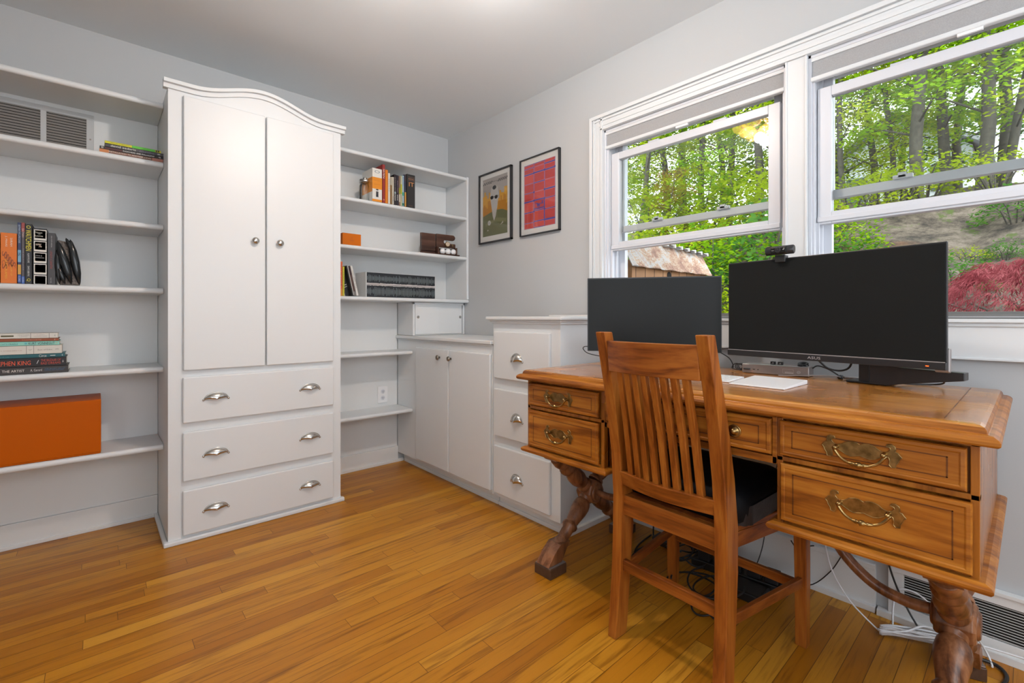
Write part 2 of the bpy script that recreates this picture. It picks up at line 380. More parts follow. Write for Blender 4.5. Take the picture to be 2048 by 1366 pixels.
for k, (a, c, lab) in enumerate(((-1.516, -2.404, 'grey roller shade rolled up at the top of the window behind the smaller monitor'), (-2.493, -3.38, 'grey roller shade rolled up above the right-hand window, cut off by the picture edge'))):
    t = T('roller_shade', lab, 'window shade', (.014, (a+c)/2, 1.955), group='roller shades over the windows')
    t.part('headrail', B().box(.002, .024, a, c, 2.031, 2.046), M['white'])
    b = B(); pr = [(.004+.008*math.sin(q), 0) for q in (0,)]
    b.box(.008, .016, a-.003, c+.003, 1.97, 2.0315); t.part('fabric', b, M['shade'], bevel=.001)
    b = B(); b.box(-.002, .022, a, c, 1.953, 1.9705); t.part('bottom_rail', b, M['white'], bevel=.004)
    b = B(); b.box(.0, .01, (a+c)/2-.03, (a+c)/2+.03, 1.944, 1.9535); t.part('pull_tab', b, M['keyw'], bevel=.001)
# ------------------------------------------------------------------ cup pulls and knobs
def cup_pull(b, c, ax, n, w=.05, h=.032, d=.024):
    """half-bowl pull: ax = along, n = outward, opening downwards"""
    c = Vector(c); ax = Vector(ax); n = Vector(n); up = Vector((0, 0, 1)); rings = []
    for i in range(9):
        v = PI/2*i/8; ring = []
        for j in range(17):
            u = PI*j/16
            cu, su = math.cos(u), math.sin(u)
            ring.append(c+ax*(-w*cu)*(1-.0*v)*math.cos(v*.0)*(1 if i == 0 else math.cos(v)**.55 if i < 8 else 0)+up*(h*su*math.cos(v)-h*.4)+n*(d*math.sin(v)*(su**.5)+.002))
        rings.append(ring)
    b.loft(rings, closed=False, sm=True)
    for s_ in (-1, 1): b.lathe(c+ax*(s_*(w+.001))-up*(h*.4), n, [(0, .006), (.004, .005), (.006, .002)], 10)
    rim = [c+ax*(-w*math.cos(PI*j/16)*1.0)+up*(h*math.sin(PI*j/16)-h*.4)+n*.003 for j in range(17)]
    b.tube(rim, .0022, 6)
    return b
def knob(b, c, n, r=.017):
    return b.lathe(c, n, [(0, r*.45), (.010, r*.38), (.015, r*.8), (.019, r), (.024, r*.85), (.028, r*.35), (.0285, 0.0005)], 18)
NY = (0, -1, 0); NX = (-1, 0, 0)
# ------------------------------------------------------------------ wardrobe
AY = -.455; XL, XR = -1.824, -1.034
t = T('wardrobe', 'tall white built-in wardrobe with an arched crown, two doors and three drawers', 'wardrobe', ((XL+XR)/2, -.23, 0))
def zarch(x):
    u = abs(x+1.429); return 2.118 if u > .30 else 2.118+.066*(.5+.5*math.cos(PI*u/.30))
xs = [XL+(XR-XL)*i/60 for i in range(61)]
out = [(x, zarch(x)-.03) for x in xs]+[(XR, 0), (XL, 0)]
t.part('carcass', B().prism(out, 'xz', AY, -.002), M['white'], bevel=0)
xs2 = [-1.842+(.83)*i/60 for i in range(61)]
b = B()
for th_, z0_, yo in ((.022, -.016, .010), (.017, .0, .026)):
    top = [(x, zarch(x)+z0_) for x in xs2]; bot = [(x, z-th_) for x, z in top]
    b.prism(top+bot[::-1], 'xz', AY-yo, AY+.02)
t.part('crown_moulding', b, M['white'], bevel=.0015)
b = B(); b.box(XL-.018, XR+.018, AY-.018, AY+.01, 0, .022); b.box(XL-.018, XL, AY, -.02, 0, .022); b.box(XR, XR+.012, AY, -.25, 0, .022)
t.part('base_moulding', b, M['white'], bevel=.006)
for x0, x1, kx in ((-1.768, -1.426, -1.474), (-1.420, -1.080, -1.360)):
    d = t.part('door', B().box(x0, x1, AY-.019, AY-.001, .795, 2.062), M['white'], bevel=.005)
    b = knob(B(), (kx, AY-.019, 1.422), NY); b.xf(Matrix.Translation(Vector((-t.loc[0], -t.loc[1], 0)))); sub(d, 'knob', b, M['nickel'], 0)
for z0, z1, zc in ((.552, .764, .664), (.284, .510, .400), (.036, .242, .140)):
    d = t.part('drawer', B().box(-1.770, -1.080, AY-.019, AY-.001, z0, z1), M['white'], bevel=.005)
    for x in (-1.640, -1.207):
        b = cup_pull(B(), (x, AY-.019, zc), (1, 0, 0), NY); b.xf(Matrix.Translation(Vector((-t.loc[0], -t.loc[1], 0)))); sub(d, 'cup_pull', b, M['nickel'], 0)
# ------------------------------------------------------------------ bookcases
def shelf_b(x0, x1, y0, z, th=.026):
    b = B(); b.box(x0, x1, y0+.010, -.007, z-th, z)
    n = 8; b.prism([(y0+.010-.011*math.sin(PI*i/n), z-th/2+th/2*math.cos(PI*i/n)) for i in range(n+1)], 'yz', x0, x1)
    return b
t = T('bookcase', 'white built-in shelving left of the tall wardrobe, with a vent grille near its top', 'bookcase', (-2.5, -.14, .4))
t.part('back_panel', B().box(RX+.01, XL-.002, -.006, -.0005, .113, 2.046), M['white2'], bevel=0)
for z in (2.070, 1.786, 1.486, 1.180, .803, .429): t.part('shelf', shelf_b(RX+.01, XL-.002, -.285, z), M['white'], bevel=0)
t = T('bookcase', 'white built-in shelving between the wardrobe and the window wall', 'bookcase', (-.6, -.14, 1.15))
b = B().box(XR+.003, -.024, -.006, -.0005, 1.15, 2.05); b.box(XR+.003, -.445, -.006, -.0005, .113, 1.15); t.part('back_panel', b, M['white2'], bevel=0)
for z in (2.075, 1.780, 1.486, 1.170): t.part('shelf', shelf_b(XR+.002, -.023 if z > 1.2 else -.003, -.277, z, .024), M['white'], bevel=0)
for z in (.810, .411): t.part('shelf', shelf_b(XR+.002, -.443, -.225, z, .024), M['white'], bevel=0)
t.part('side_panel', B().box(-.022, -.003, -.279, -.001, 1.171, 2.078), M['white'], bevel=.003)
# sliding-door cabinet
t = T('wall_cabinet', 'small white cabinet with two sliding doors under the corner shelves', 'cabinet', (-.22, -.11, .914))
b = B(); b.box(-.44, -.424, -.225, -.008, .914, 1.145); b.box(-.018, -.003, -.225, -.008, .914, 1.145); b.box(-.44, -.003, -.225, -.206, 1.130, 1.145); b.box(-.424, -.018, -.225, -.008, .914, .919)
b.box(-.424, -.018, -.012, -.008, .914, 1.145)
t.part('case', b, M['white'])
for x0, x1, y, px in ((-.422, -.226, -.221, -.400), (-.228, -.024, -.213, -.040)):
    d = t.part('sliding_door', B().box(x0, x1, y-.005, y+.002, .921, 1.131), M['white'], bevel=.001)
    b = B().lathe((px, y-.0062, 1.042), (0, 1, 0), [(0, .0105), (-.0012, .0105), (-.001, .008), (.003, .007), (.004, .0005)], 16); b.xf(Matrix.Translation(Vector((.22, .11, -.914)))); sub(d, 'finger_pull', b, M['nickel'], 0)
# base cabinet with doors
CX_ = -.44
t = T('base_cabinet', 'low white corner cabinet with two tall doors under the counter', 'cabinet', (-.22, -.54, 0))
b = B(); b.box(CX_, -.002, -1.088, -.008, .068, .8795); t.part('carcass', b, M['white'])
b = B(); b.box(-.392, -.38, -1.088, -.012, 0, .068); b.box(-.402, -.39, -1.088, -.03, 0, .02); t.part('kickboard', b, M['white2'])
for y0, y1, ky in ((-.290, -.679, -.586), (-.686, -1.084, -.710)):
    d = t.part('door', B().box(CX_-.018, CX_, y0, y1, .087, .838), M['white'], bevel=.005)
    b = knob(B(), (CX_-.018, ky, .788), NX, .016); b.xf(Matrix.Translation(Vector((.22, .54, 0)))); sub(d, 'knob', b, M['dknickel'], 0)
b = B(); b.box(-.458, -.002, -1.092, -.010, .890, .912); b.box(-.450, -.43, -1.088, -.012, .880, .8895)
single('countertop', b, M['white'], 'white painted counter over the low corner cabinet, below the sliding-door cabinet', 'countertop', bevel=.005, org=(-.22, -.54, .88))
# drawer cabinet
t = T('drawer_cabinet', 'white cabinet of three drawers with cup pulls, taller than the counter beside it', 'cabinet', (-.22, -1.34, 0))
b = B(); b.box(CX_, -.002, -1.590, -1.094, .068, 1.020); b.box(-.39, -.002, -1.590, -1.58, 0, .07); t.part('carcass', b, M['white'])
b = B(); b.box(-.392, -.38, -1.588, -1.094, 0, .068); b.box(-.402, -.39, -1.60, -1.094, 0, .02); b.box(-.40, -.002, -1.61, -1.59, 0, .025); t.part('kickboard', b, M['white2'])
b = B(); b.box(-.470, -.002, -1.618, -1.062, 1.027, 1.044); b.box(-.455, -.002, -1.604, -1.076, 1.017, 1.028); b.box(-.448, -.002, -1.598, -1.084, 1.006, 1.018)
t.part('top', b, M['white'], bevel=.004)
for z0, z1, zc in ((.712, .965, .833), (.402, .656, .524), (.092, .350, .213)):
    d = t.part('drawer', B().box(CX_-.018, CX_, -1.118, -1.533, z0, z1), M['white'], bevel=.005)
    b = cup_pull(B(), (CX_-.018, -1.306, zc-.004), (0, 1, 0), NX, .042, .042, .026); b.xf(Matrix.Translation(Vector((.22, 1.34, 0)))); sub(d, 'cup_pull', b, M['nickel'], 0)
single('folder', B().box(-.15, -.014, -1.239, -1.60, 1.0455, 1.0525), M['white2'], 'thin white folder lying on top of the three-drawer cabinet against the wall', 'folder', org=(-.08, -1.4, 1.045), bevel=.0008)
# ------------------------------------------------------------------ vents and outlet
t = T('air_vent', 'grey metal return-air grille with two louvred panels on the wall between shelves', 'vent', (-2.3, -.006, 1.8))
fx0, fx1 = -2.62, -2.075
b = B(); b.box(fx0, fx1, -.014, -.0065, 2.0, 2.024); b.box(fx0, fx1, -.014, -.0065, 1.79, 1.812); b.box(-2.102, fx1, -.014, -.0065, 1.812, 2.0); b.box(fx0, -2.59, -.014, -.0065, 1.812, 2.0); b.box(-2.259, -2.239, -.014, -.0065, 1.812, 2.0)
t.part('grille_frame', b, M['vent'], bevel=.001)
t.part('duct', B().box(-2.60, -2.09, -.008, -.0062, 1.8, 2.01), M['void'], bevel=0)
for x0, x1 in ((-2.59, -2.259), (-2.239, -2.102)):
    b = B()
    for k in range(15):
        z = 1.816+k*.0127; b.add([(x0, -.014, z), (x1, -.014, z), (x1, -.0085, z+.010), (x0, -.0085, z+.010), (x0, -.0148, z+.0012), (x1, -.0148, z+.0012), (x1, -.0093, z+.0112), (x0, -.0093, z+.0112)], [(0, 1, 2, 3), (4, 5, 6, 7), (0, 1, 5, 4), (2, 3, 7, 6)])
    t.part('louvres', b, M['ventd'], bevel=0)
b = B().cyl((-2.088, -.0155, 1.905), .004, .002, 'y', 10); t.part('screw', b, M['dknickel'], bevel=0)
t = T('floor_register', 'white baseboard register with fine black slots low on the window wall', 'vent', (-.012, -3.1, 0))
b = B(); y0, y1 = -2.735, -3.60
b.box(-.022, -.001, y0, y1, .166, .195); b.box(-.028, -.001, y0, y1, .195, .206); b.box(-.020, -.001, y0, y1, .02, .055); b.box(-.020, -.001, y0, -2.777, .055, .166); b.box(-.020, -.001, -2.905, -2.932, .055, .166); b.box(-.020, -.001, -3.57, y1, .055, .166)
b.box(-.034, -.001, y0+.03, y1, 0, .022)
t.part('register_frame', b, M['white2'], bevel=.001)
t.part('duct', B().box(-.006, -.001, -2.75, -3.58, .05, .17), M['void'], bevel=0)
for ya, yb in ((-2.777, -2.905), (-2.932, -3.57)):
    b = B()
    for k in range(13): z = .0595+k*.0084; b.box(-.0185, -.0165, ya, yb, z, z+.0021)
    t.part('slots', b, M['vent'], bevel=0)
t = T('wall_outlet', 'white duplex power outlet on the wall above the lowest corner shelf', 'outlet', (-.556, -.006, .494))
t.part('cover_plate', B().box(-.594, -.520, -.0115, -.0065, .436, .552), M['keyw'], bevel=.003)
for z in (.472, .516):
    b = B().lathe((-.557, -.0112, z), NY, [(0, .016), (.002, .0155)], 20); s_ = t.part('socket', b, M['vinyl'], bevel=0)
    b = B(); b.box(-.564, -.562, -.0138, -.0130, z-.003, z+.007); b.box(-.552, -.550, -.0138, -.0130, z-.003, z+.006); b.cyl((-.557, -.0138, z-.008), .0022, .0008, 'y', 8)
    b.xf(Matrix.Translation(Vector((.556, .006, -.494)))); sub(s_, 'slots', b, M['void'], 0)
# ------------------------------------------------------------------ ceiling lamp
t = T('ceiling_lamp', 'flush ceiling lamp of amber glass, seen mirrored in the left window pane', 'lamp', (-1.23, -1.82, 2.44))
t.part('canopy', B().lathe((-1.23, -1.82, 2.439), (0, 0, -1), [(0, .07), (.015, .09), (.03, .09), (.035, .02)], 32), M['brass'], bevel=0)
M['amber'] = emis('lit_amber_glass', (1, .55, .16), 5)
b = B()
for k in range(6):
    a = k*PI/3; b.lathe((-1.23+.12*math.cos(a), -1.82+.12*math.sin(a), 2.40), (0, 0, -1), [(0, .018), (.015, .045), (.045, .055), (.07, .04), (.082, .01)], 14)
t.part('glass_shade', b, M['amber'], bevel=0)
ld = bpy.data.lights.new('bulb', 'POINT'); ld.energy = LAMP_W; ld.shadow_soft_size = .035; ld.color = (1, .975, .95)
lo = bpy.data.objects.new('bulb', ld); sc.collection.objects.link(lo); lo.parent = t.o; lo.location = (0, 0, -.165)
# ------------------------------------------------------------------ desk
DX0, DX1, DY0, DY1 = -.800, -.062, -1.675, -3.030       # table top outline
FX = -.765                                               # plane of the front rails
t = T('writing_desk', 'large antique wooden desk with scratched top, brass drawer handles and turned crossed legs', 'desk', (-.43, -2.35, .045))
DK = t; dl = t.loc; TD = Matrix.Translation(Vector((-dl[0], -dl[1], -dl[2])))
def dsub(par, name, b, m_, bevel=.001): b.xf(TD); return sub(par, name, b, m_, bevel)
# top: two-tier moulded edge
def ring(x0, x1, y0, y1, z, ins, c=.0):
    return [(x0+ins, y0-ins, z), (x1-ins, y0-ins, z), (x1-ins, y1+ins, z), (x0+ins, y1+ins, z)]
prof = [(.792, .030), (.792, .004), (.796, 0), (.803, 0), (.808, .003), (.8125, .010), (.8135, .018), (.8145, .0185), (.8205, .0195), (.826, .023), (.829, .030), (.830, .040)]
b = B().loft([ring(DX0, DX1, DY0, DY1, z, i) for z, i in prof], sm=False)
# worn, scratched polish on the top
m, nt, p = newmat('worn_desk_top'); L = nt.links
tc = N(nt, 'ShaderNodeTexCoord'); mp = N(nt, 'ShaderNodeMapping'); mp.inputs['Scale'].default_value = (16, 1.1, 10); L.new(tc.outputs['Object'], mp.inputs[0])
n1 = N(nt, 'ShaderNodeTexNoise'); n1.inputs['Scale'].default_value = 1.8; n1.inputs['Detail'].default_value = 6; n1.inputs['Distortion'].default_value = 1.4; L.new(mp.outputs[0], n1.inputs[0])
n3 = N(nt, 'ShaderNodeTexNoise'); n3.inputs['Scale'].default_value = 5; n3.inputs['Detail'].default_value = 4; L.new(tc.outputs['Object'], n3.inputs[0])
f = MATH(nt, 'ADD', MATH(nt, 'MULTIPLY', n1.outputs[0], .6), MATH(nt, 'MULTIPLY', n3.outputs[0], .4))
base = ramp(nt, f, [(.36, (.24, .075, .006)), (.5, (.42, .15, .014)), (.64, (.55, .235, .035))])
mp2 = N(nt, 'ShaderNodeMapping'); mp2.inputs['Scale'].default_value = (30, 3, 1); mp2.inputs['Rotation'].default_value = (0, 0, .25); L.new(tc.outputs['Object'], mp2.inputs[0])
n4 = N(nt, 'ShaderNodeTexNoise'); n4.inputs['Scale'].default_value = 2.4; n4.inputs['Detail'].default_value = 8; n4.inputs['Distortion'].default_value = 2.2; L.new(mp2.outputs[0], n4.inputs[0])
scr = ramp(nt, n4.outputs[0], [(.60, (0, 0, 0)), (.70, (1, 1, 1))])
wr = ramp(nt, n3.outputs[0], [(.45, (0, 0, 0)), (.65, (1, 1, 1))])
mxx = N(nt, 'ShaderNodeMix', data_type='RGBA'); L.new(MATH(nt, 'MULTIPLY', MATH(nt, 'MULTIPLY', scr, wr), .55), mxx.inputs[0]); L.new(base, mxx.inputs[6]); mxx.inputs[7].default_value = (.55, .40, .28, 1)
L.new(mxx.outputs[2], p.inputs[0]); L.new(MATH(nt, 'MULTIPLY_ADD', n3.outputs[0], .3, .12), p.inputs['Roughness']); p.inputs['Coat Weight'].default_value = .6; p.inputs['Coat Roughness'].default_value = .16
bp = N(nt, 'ShaderNodeBump'); bp.inputs['Strength'].default_value = .12; bp.inputs['Distance'].default_value = .003; L.new(n4.outputs[0], bp.inputs['Height']); L.new(bp.outputs[0], p.inputs['Normal'])
M['desktop'] = m
tp = t.part('table_top', b, [M['desk'], M['desktop']], bevel=.0012)
for pl in tp.data.polygons:
    if pl.normal.z > .9 and pl.center.z > .775+.002: pl.material_index = 1
for y in (-2.945, -1.765): dsub(tp, 'breadboard_joint', B().box(-.745, -.12, y, y-.0022, .8298, .8303), M['deskdark'], 0)
# carcass: two pedestals and the centre
PL = (-1.708, -2.088); PR = (-2.632, -3.000)
for (y0, y1) in (PL, PR):
    b = B(); z0, z1 = .520, .791
    b.box(FX, -.10, y0, y0-.014, z0, z1); b.box(FX, -.10, y1, y1+.014, z0, z1); b.box(-.115, -.10, y0, y1, z0, z1)
    b.box(FX, -.74, y0, y1, .676, .688); b.box(FX, -.745, y0, y1, .783, .791); b.box(FX+.004, -.11, y0-.014, y1+.014, .52, .53); b.box(FX+.02, FX+.03, y0, y1, .52, .79)
    t.part('pedestal', b, M['deskz'], bevel=.0015)
    b = B(); b.loft([ring(FX-.022, -.082, y0+.020, y1-.020, z, i) for z, i in ((.502, .004), (.498+.01, 0), (.513, 0), (.517, .003), (.5205, .010), (.5215, .012))], sm=False)
    t.part('base_moulding', b, M['desk'], bevel=.001)
b = B(); b.box(FX, -.745, PL[1], PR[0], .664, .683); b.box(FX, -.745, PL[1], PR[0], .783, .791); b.box(FX+.02, FX+.03, PL[1], PR[0], .67, .79); b.box(FX, -.745, PL[1], PL[1]-.012, .664, .79); b.box(FX, -.745, PR[0], PR[0]+.012, .664, .79)
b.box(-.74, -.11, PL[1], PR[0], .664, .670); b.box(-.115, -.10, PL[1], PR[0], .664, .791)
t.part('centre_rail', b, M['desk'], bevel=.0015)
# bail handle
def bat_plate(b, c, w, h):
    half = [(0, -.30), (.10, -.36), (.24, -.42), (.36, -.36), (.50, -.20), (.62, -.04), (.70, -.14), (.72, -.34), (.70, -.52), (.76, -.66), (.86, -.62), (.87, -.44), (.92, -.30), (.95, -.12), (1.0, 0),
            (.95, .10), (.91, .22), (.84, .26), (.86, .40), (.84, .56), (.76, .66), (.66, .62), (.64, .50), (.72, .46), (.74, .34), (.68, .20), (.58, .14), (.46, .22), (.36, .38), (.22, .46), (.10, .44), (0, .34)]
    o = [(-u, v) for u, v in half[::-1]]+half[1:-1]
    cx, cy, cz = c
    ring0 = [(cx, cy-u*w/2, cz+v*h/2*1.2) for u, v in o]
    ring1 = [(cx-.0018, cy-u*w/2*.985, cz+v*h/2*1.17) for u, v in o]
    # triangulate as strips towards the spine line
    n = len(o); spine0 = [(cx, p[1], cz+.0) for p in ring0]; o_ = len(b.v)
    bm_v = ring0+ring1; fs = []
    for i in range(n): j = (i+1) % n; fs.append((i, j, n+j, n+i))
    b.add(bm_v, fs); b.f.append([o_+n+i for i in range(n)]); b.m.append(b.cur); b.smooth.append(False)
    b.f.append([o_+i for i in range(n)][::-1]); b.m.append(b.cur); b.smooth.append(False)
def plate_rim(b, c, w, h):
    half = [(0, -.30), (.10, -.36), (.24, -.42), (.36, -.36), (.50, -.20), (.62, -.04), (.70, -.14), (.72, -.34), (.70, -.52), (.76, -.66), (.86, -.62), (.87, -.44), (.92, -.30), (.95, -.12), (1.0, 0),
            (.95, .10), (.91, .22), (.84, .26), (.86, .40), (.84, .56), (.76, .66), (.66, .62), (.64, .50), (.72, .46), (.74, .34), (.68, .20), (.58, .14), (.46, .22), (.36, .38), (.22, .46), (.10, .44), (0, .34)]
    o = [(-u, v) for u, v in half[::-1]]+half[1:-1]
    b.tube([(c[0]-.0022, c[1]-u*w/2, c[2]+v*h/2*1.2) for u, v in o+[o[0]]], .0012, 6)
def bail(b, c, w, drop):
    cx, cy, cz = c
    for s_ in (-1, 1): b.lathe((cx, cy+s_*w/2, cz), NX, [(0, .0052), (.003, .0052), (.005, .0034), (.012, .0034), (.014, .0052), (.019, .0046), (.021, .001)], 12)
    pts = []; rr = []
    for i in range(29):
        u = -1+2*i/28; a = abs(u)
        y = cy-u*w/2*(1.10 if a < .98 else 1.10); z = cz-drop*(1-a**3.2); x = cx-.013-.006*(1-a)
        r = .0032
        if a < .10: r = .0066
        elif a < .16: r = .0034
        elif a < .22: r = .0052
        elif a < .30: r = .0044
        pts.append((x, y, z)); rr.append(r)
    b.tube(pts, rr, 10)
# drawers with a bead and an inlaid line
def dr_front(name, y0, y1, z0, z1, hy, hz, kind='bail', hw=.148):
    b = B(); x = FX-.001
    b.loft([[(x-d, y0-i, z0+i), (x-d, y1+i, z0+i), (x-d, y1+i, z1-i), (x-d, y0-i, z1-i)] for d, i in ((0, 0), (.007, .0005), (.010, .003), (.0105, .009), (.0085, .012), (.009, .0125))], sm=False)
    d = t.part(name, b, M['desk'], bevel=0)
    g = B(); i1, i2 = .028, .0305; xx = x-.0092
    for (a0, a1, c0, c1) in ((y0-i1, y1+i1, z0+i1-.006, z0+i2-.006), (y0-i1, y1+i1, z1-i2+.006, z1-i1+.006), (y0-i1, y0-i2, z0+i1-.006, z1-i1+.006), (y1+i1, y1+i2, z0+i1-.006, z1-i1+.006)): g.box(xx-.0003, xx+.001, a0, a1, c0, c1)
    dsub(d, 'inlay_line', g, M['deskdark'], 0)
    if kind == 'bail':
        g = B(); bat_plate(g, (x-.0093, hy, hz), hw, .064); plate_rim(g, (x-.0093, hy, hz), hw, .064); dsub(d, 'handle_plate', g, M['brass'], .0006)
        g = B(); bail(g, (x-.0105, hy, hz+.001), hw*.60, .030); dsub(d, 'bail_handle', g, M['brass'], 0)
    else:
        g = B().lathe((x-.009, hy, hz), NX, [(0, .017), (.003, .0175), (.004, .015), (.003, .0135), (.004, .011), (.006, .0105), (.0065, .008), (.013, .007), (.015, .004), (.0155, .0003)], 24)
        dsub(d, 'knob', g, M['brass'], 0)
    return d
dr_front('drawer', PL[0]-.012, PL[1]+.020, .692, .780, -1.882, .738, hw=.146)
dr_front('drawer', PL[0]-.012, PL[1]+.020, .528, .672, -1.884, .602, hw=.146)
dr_front('drawer', PR[0]-.008, PR[1]+.018, .692, .780, -2.808, .739)
dr_front('drawer', PR[0]-.010, PR[1]+.010, .528, .672, -2.815, .611)
dr_front('drawer', PL[1]-.014, PR[0]+.012, .688, .780, -2.530, .733, 'knob')
# trestles of crossed turned legs
def turned(b, p0, p1, sc_=1.0):
    p0 = Vector(p0); p1 = Vector(p1); Ln = (p1-p0).length; d = (p1-p0)/Ln
    k = Ln/.70
    prof = [(.06, .026), (.075, .030), (.085, .026), (.095, .029), (.11, .024), (.15, .024), (.165, .033), (.175, .033), (.185, .026), (.205, .029), (.24, .036), (.265, .037), (.285, .033), (.298, .026), (.306, .033), (.32, .034)]
    prof2 = [(.40, .034), (.41, .033), (.42, .026), (.435, .031), (.46, .037), (.49, .036), (.52, .029), (.535, .026), (.545, .034), (.56, .034), (.57, .027), (.585, .028), (.61, .033), (.64, .030)]
    b.lathe(p0, d, [(a*k, r) for a, r in prof], 20); b.lathe(p0, d, [(a*k, r) for a, r in prof2], 20)
for yt, tag_ in ((-1.757, 0), (-2.938, 1)):
    for s_ in (1, -1):
        foot = (-.430-s_*.262, yt, .045); head = (-.430+s_*.262, yt, .500)
        b = B(); turned(b, foot, head)
        d = (Vector(head)-Vector(foot)).normalized(); f0 = Vector(foot)
        # foot: block sheared to stand flat on the riser
        bx = []
        for zz, hx, xo in ((.045, .040, 0), (.085, .037, .030*s_), (.115, .030, .062*s_)):
            bx.append([(f0.x+xo+a*hx, yt+c_*.034, zz) for a, c_ in ((-1, -1), (1, -1), (1, 1), (-1, 1))])
        b.loft(bx, sm=False)
        bx = []
        for zz, hx, xo in ((.455, .034, -.045*s_), (.485, .042, -.018*s_), (.500, .048, -.006*s_)):
            bx.append([(head[0]+xo+a*hx, yt+c_*.034, zz) for a, c_ in ((-1, -1), (1, -1), (1, 1), (-1, 1))])
        b.loft(bx, sm=False)
        t.part('leg', b, M['leg'], bevel=.0015)
    b = B()
    b.lathe((-.430, yt-.040, .2725), (0, 1, 0), [(0, .046), (.006, .052), (.074, .052), (.080, .046)], 8)
    b.lathe((-.430, yt-.047, .2725), (0, 1, 0), [(0, .030), (.007, .036), (.087, .036), (.094, .030)], 20)
    t.part('hub', b, M['leg'], bevel=.002)
    sg = -1 if tag_ == 0 else 1
    pts = [(-.43, yt+sg*.045, .275), (-.43, yt+sg*.10, .272), (-.43, yt+sg*.17, .29), (-.43, yt+sg*.24, .35), (-.43, yt+sg*.29, .44), (-.43, yt+sg*.33, .55), (-.43, yt+sg*.40, .668)]
    sm_pts = []
    for i in range(len(pts)-1):
        p0, p1, p2, p3 = [Vector(pts[max(0, min(len(pts)-1, q))]) for q in (i-1, i, i+1, i+2)]
        for k in range(5):
            u = k/5; sm_pts.append(.5*((2*p1)+(p2-p0)*u+(2*p0-5*p1+4*p2-p3)*u*u+(3*p1-p0-3*p2+p3)*u**3))
    sm_pts.append(Vector(pts[-1]))
    t.part('stretcher', B().tube(sm_pts, .0145, 10, 1.0), M['brown'] if False else M['leg'], bevel=0)
for n_, (x, y, r_, lab) in enumerate(((-.684, -1.757, 0, 'brown block under the foot nearest the drawer cabinet'), (-.168, -1.745, .05, 'brown block under the far left foot of the desk, half hidden by the chair'),
                                 (-.684, -2.938, .0, 'brown block under the near right foot of the desk'), (-.150, -2.925, .36, 'brown block with a grey top under the desk foot beside the floor register'))):
    q = T('furniture_riser', lab, 'furniture riser', (x, y, 0), r_, group='blocks raising the desk')
    q.part('block', B().box(-.048, .048, -.045, .045, 0, .040), M['brown'], local=True, bevel=.003)
    q.part('pad', B().box(-.045, .045, -.042, .042, .0402, .0445), M['alu'], local=True, bevel=.001)
# ------------------------------------------------------------------ chair (local: +x forward, +y left)
t = T('desk_chair', 'wooden slat-back chair with a black seat cushion pulled up to the desk', 'chair', (-.590, -2.344, 0), math.radians(-2.5))
# rear posts
def post(y0f, y0t):
    secs = [(.0, -.238, -.178, .030), (.06, -.232, -.174, .034), (.20, -.219, -.163, .036), (.34, -.213, -.150, .037), (.46, -.212, -.148, .037), (.60, -.224, -.166, .037), (.78, -.254, -.206, .037), (.995, -.306, -.266, .036)]
    return [[(xa, y-wd_/2, z), (xb, y-wd_/2, z), (xb, y+wd_/2, z), (xa, y+wd_/2, z)] for (z, xa, xb, wd_) in secs for y in [y0f+(y0t-y0f)*z]]
for s_ in (1, -1): t.part('rear_leg', B().loft(post(s_*.176, s_*.168), sm=False), M['chair'], local=True, bevel=.003)
def bow(b, y0, y1, xc, sag, z0, z1, th, n=16, zf=None):
    for i in range(n):
        pass
    rings = []
    for i in range(n+1):
        u = i/n; y = y0+(y1-y0)*u; x = xc-sag*math.sin(PI*u); k = 0
        rings.append([(x-th/2, y, z0), (x+th/2, y, z0), (x+th/2-.012, y, z1), (x-th/2-.012, y, z1)])
    return b.loft(rings, sm=False)
def xback(z): return -.19-.098*((z-.50)/.495) if z > .5 else -.19
t.part('crest_rail', bow(B(), .151, -.151, xback(.90)-.002, .022, .872, .968, .022), M['chairy'], local=True, bevel=.002)
t.part('lower_back_rail', bow(B(), .160, -.160, xback(.52)-.002, .022, .497, .543, .024), M['chairy'], local=True, bevel=.002)
for k in range(8):
    u = (k+1)/9; yb = .150*(1-2*u); sagb = .022*math.sin(PI*u)
    b = B().loft([[(x-.009, y-.0095, z), (x+.009, y-.0095, z), (x+.009, y+.0095, z), (x-.009, y+.0095, z)] for z, x, y in ((.540, xback(.54)-.004-sagb, yb*1.0), (.70, xback(.70)-.004-sagb+.004, yb*.98), (.875, xback(.875)-.006-sagb, yb*.94))], sm=False)
    t.part('slat', b, M['chair'], local=True, bevel=.0015)
t.part('rear_apron', B().box(-.203, -.183, -.160, .160, .398, .462), M['chairy'], local=True, bevel=.002)
for s_ in (1, -1):
    t.part('front_leg', B().loft([[(x-w_/2, y-w_/2, z), (x+w_/2, y-w_/2, z), (x+w_/2, y+w_/2, z), (x-w_/2, y+w_/2, z)] for z, x, y, w_ in ((0, .208, s_*.228, .033), (.20, .208, s_*.228, .035), (.440, .206, s_*.226, .038))], sm=False), M['chair'], local=True, bevel=.0025)
    b = B().prism([(-.155, s_*.162), (-.155, s_*.180), (.19, s_*.234), (.19, s_*.216)], 'xy', .398, .442); t.part('side_apron', b, M['chairx'], local=True)
    b = B().prism([(-.172, s_*.168), (-.172, s_*.182), (.195, s_*.236), (.195, s_*.220)], 'xy', .190, .220); t.part('side_stretcher', b, M['chairx'], local=True)
t.part('front_apron', B().box(.196, .216, -.208, .208, .400, .441), M['chairy'], local=True)
t.part('front_stretcher', B().box(.200, .216, -.212, .212, .170, .200), M['chairy'], local=True)
t.part('rear_stretcher', B().box(-.205, -.187, -.160, .160, .216, .250), M['chairy'], local=True)
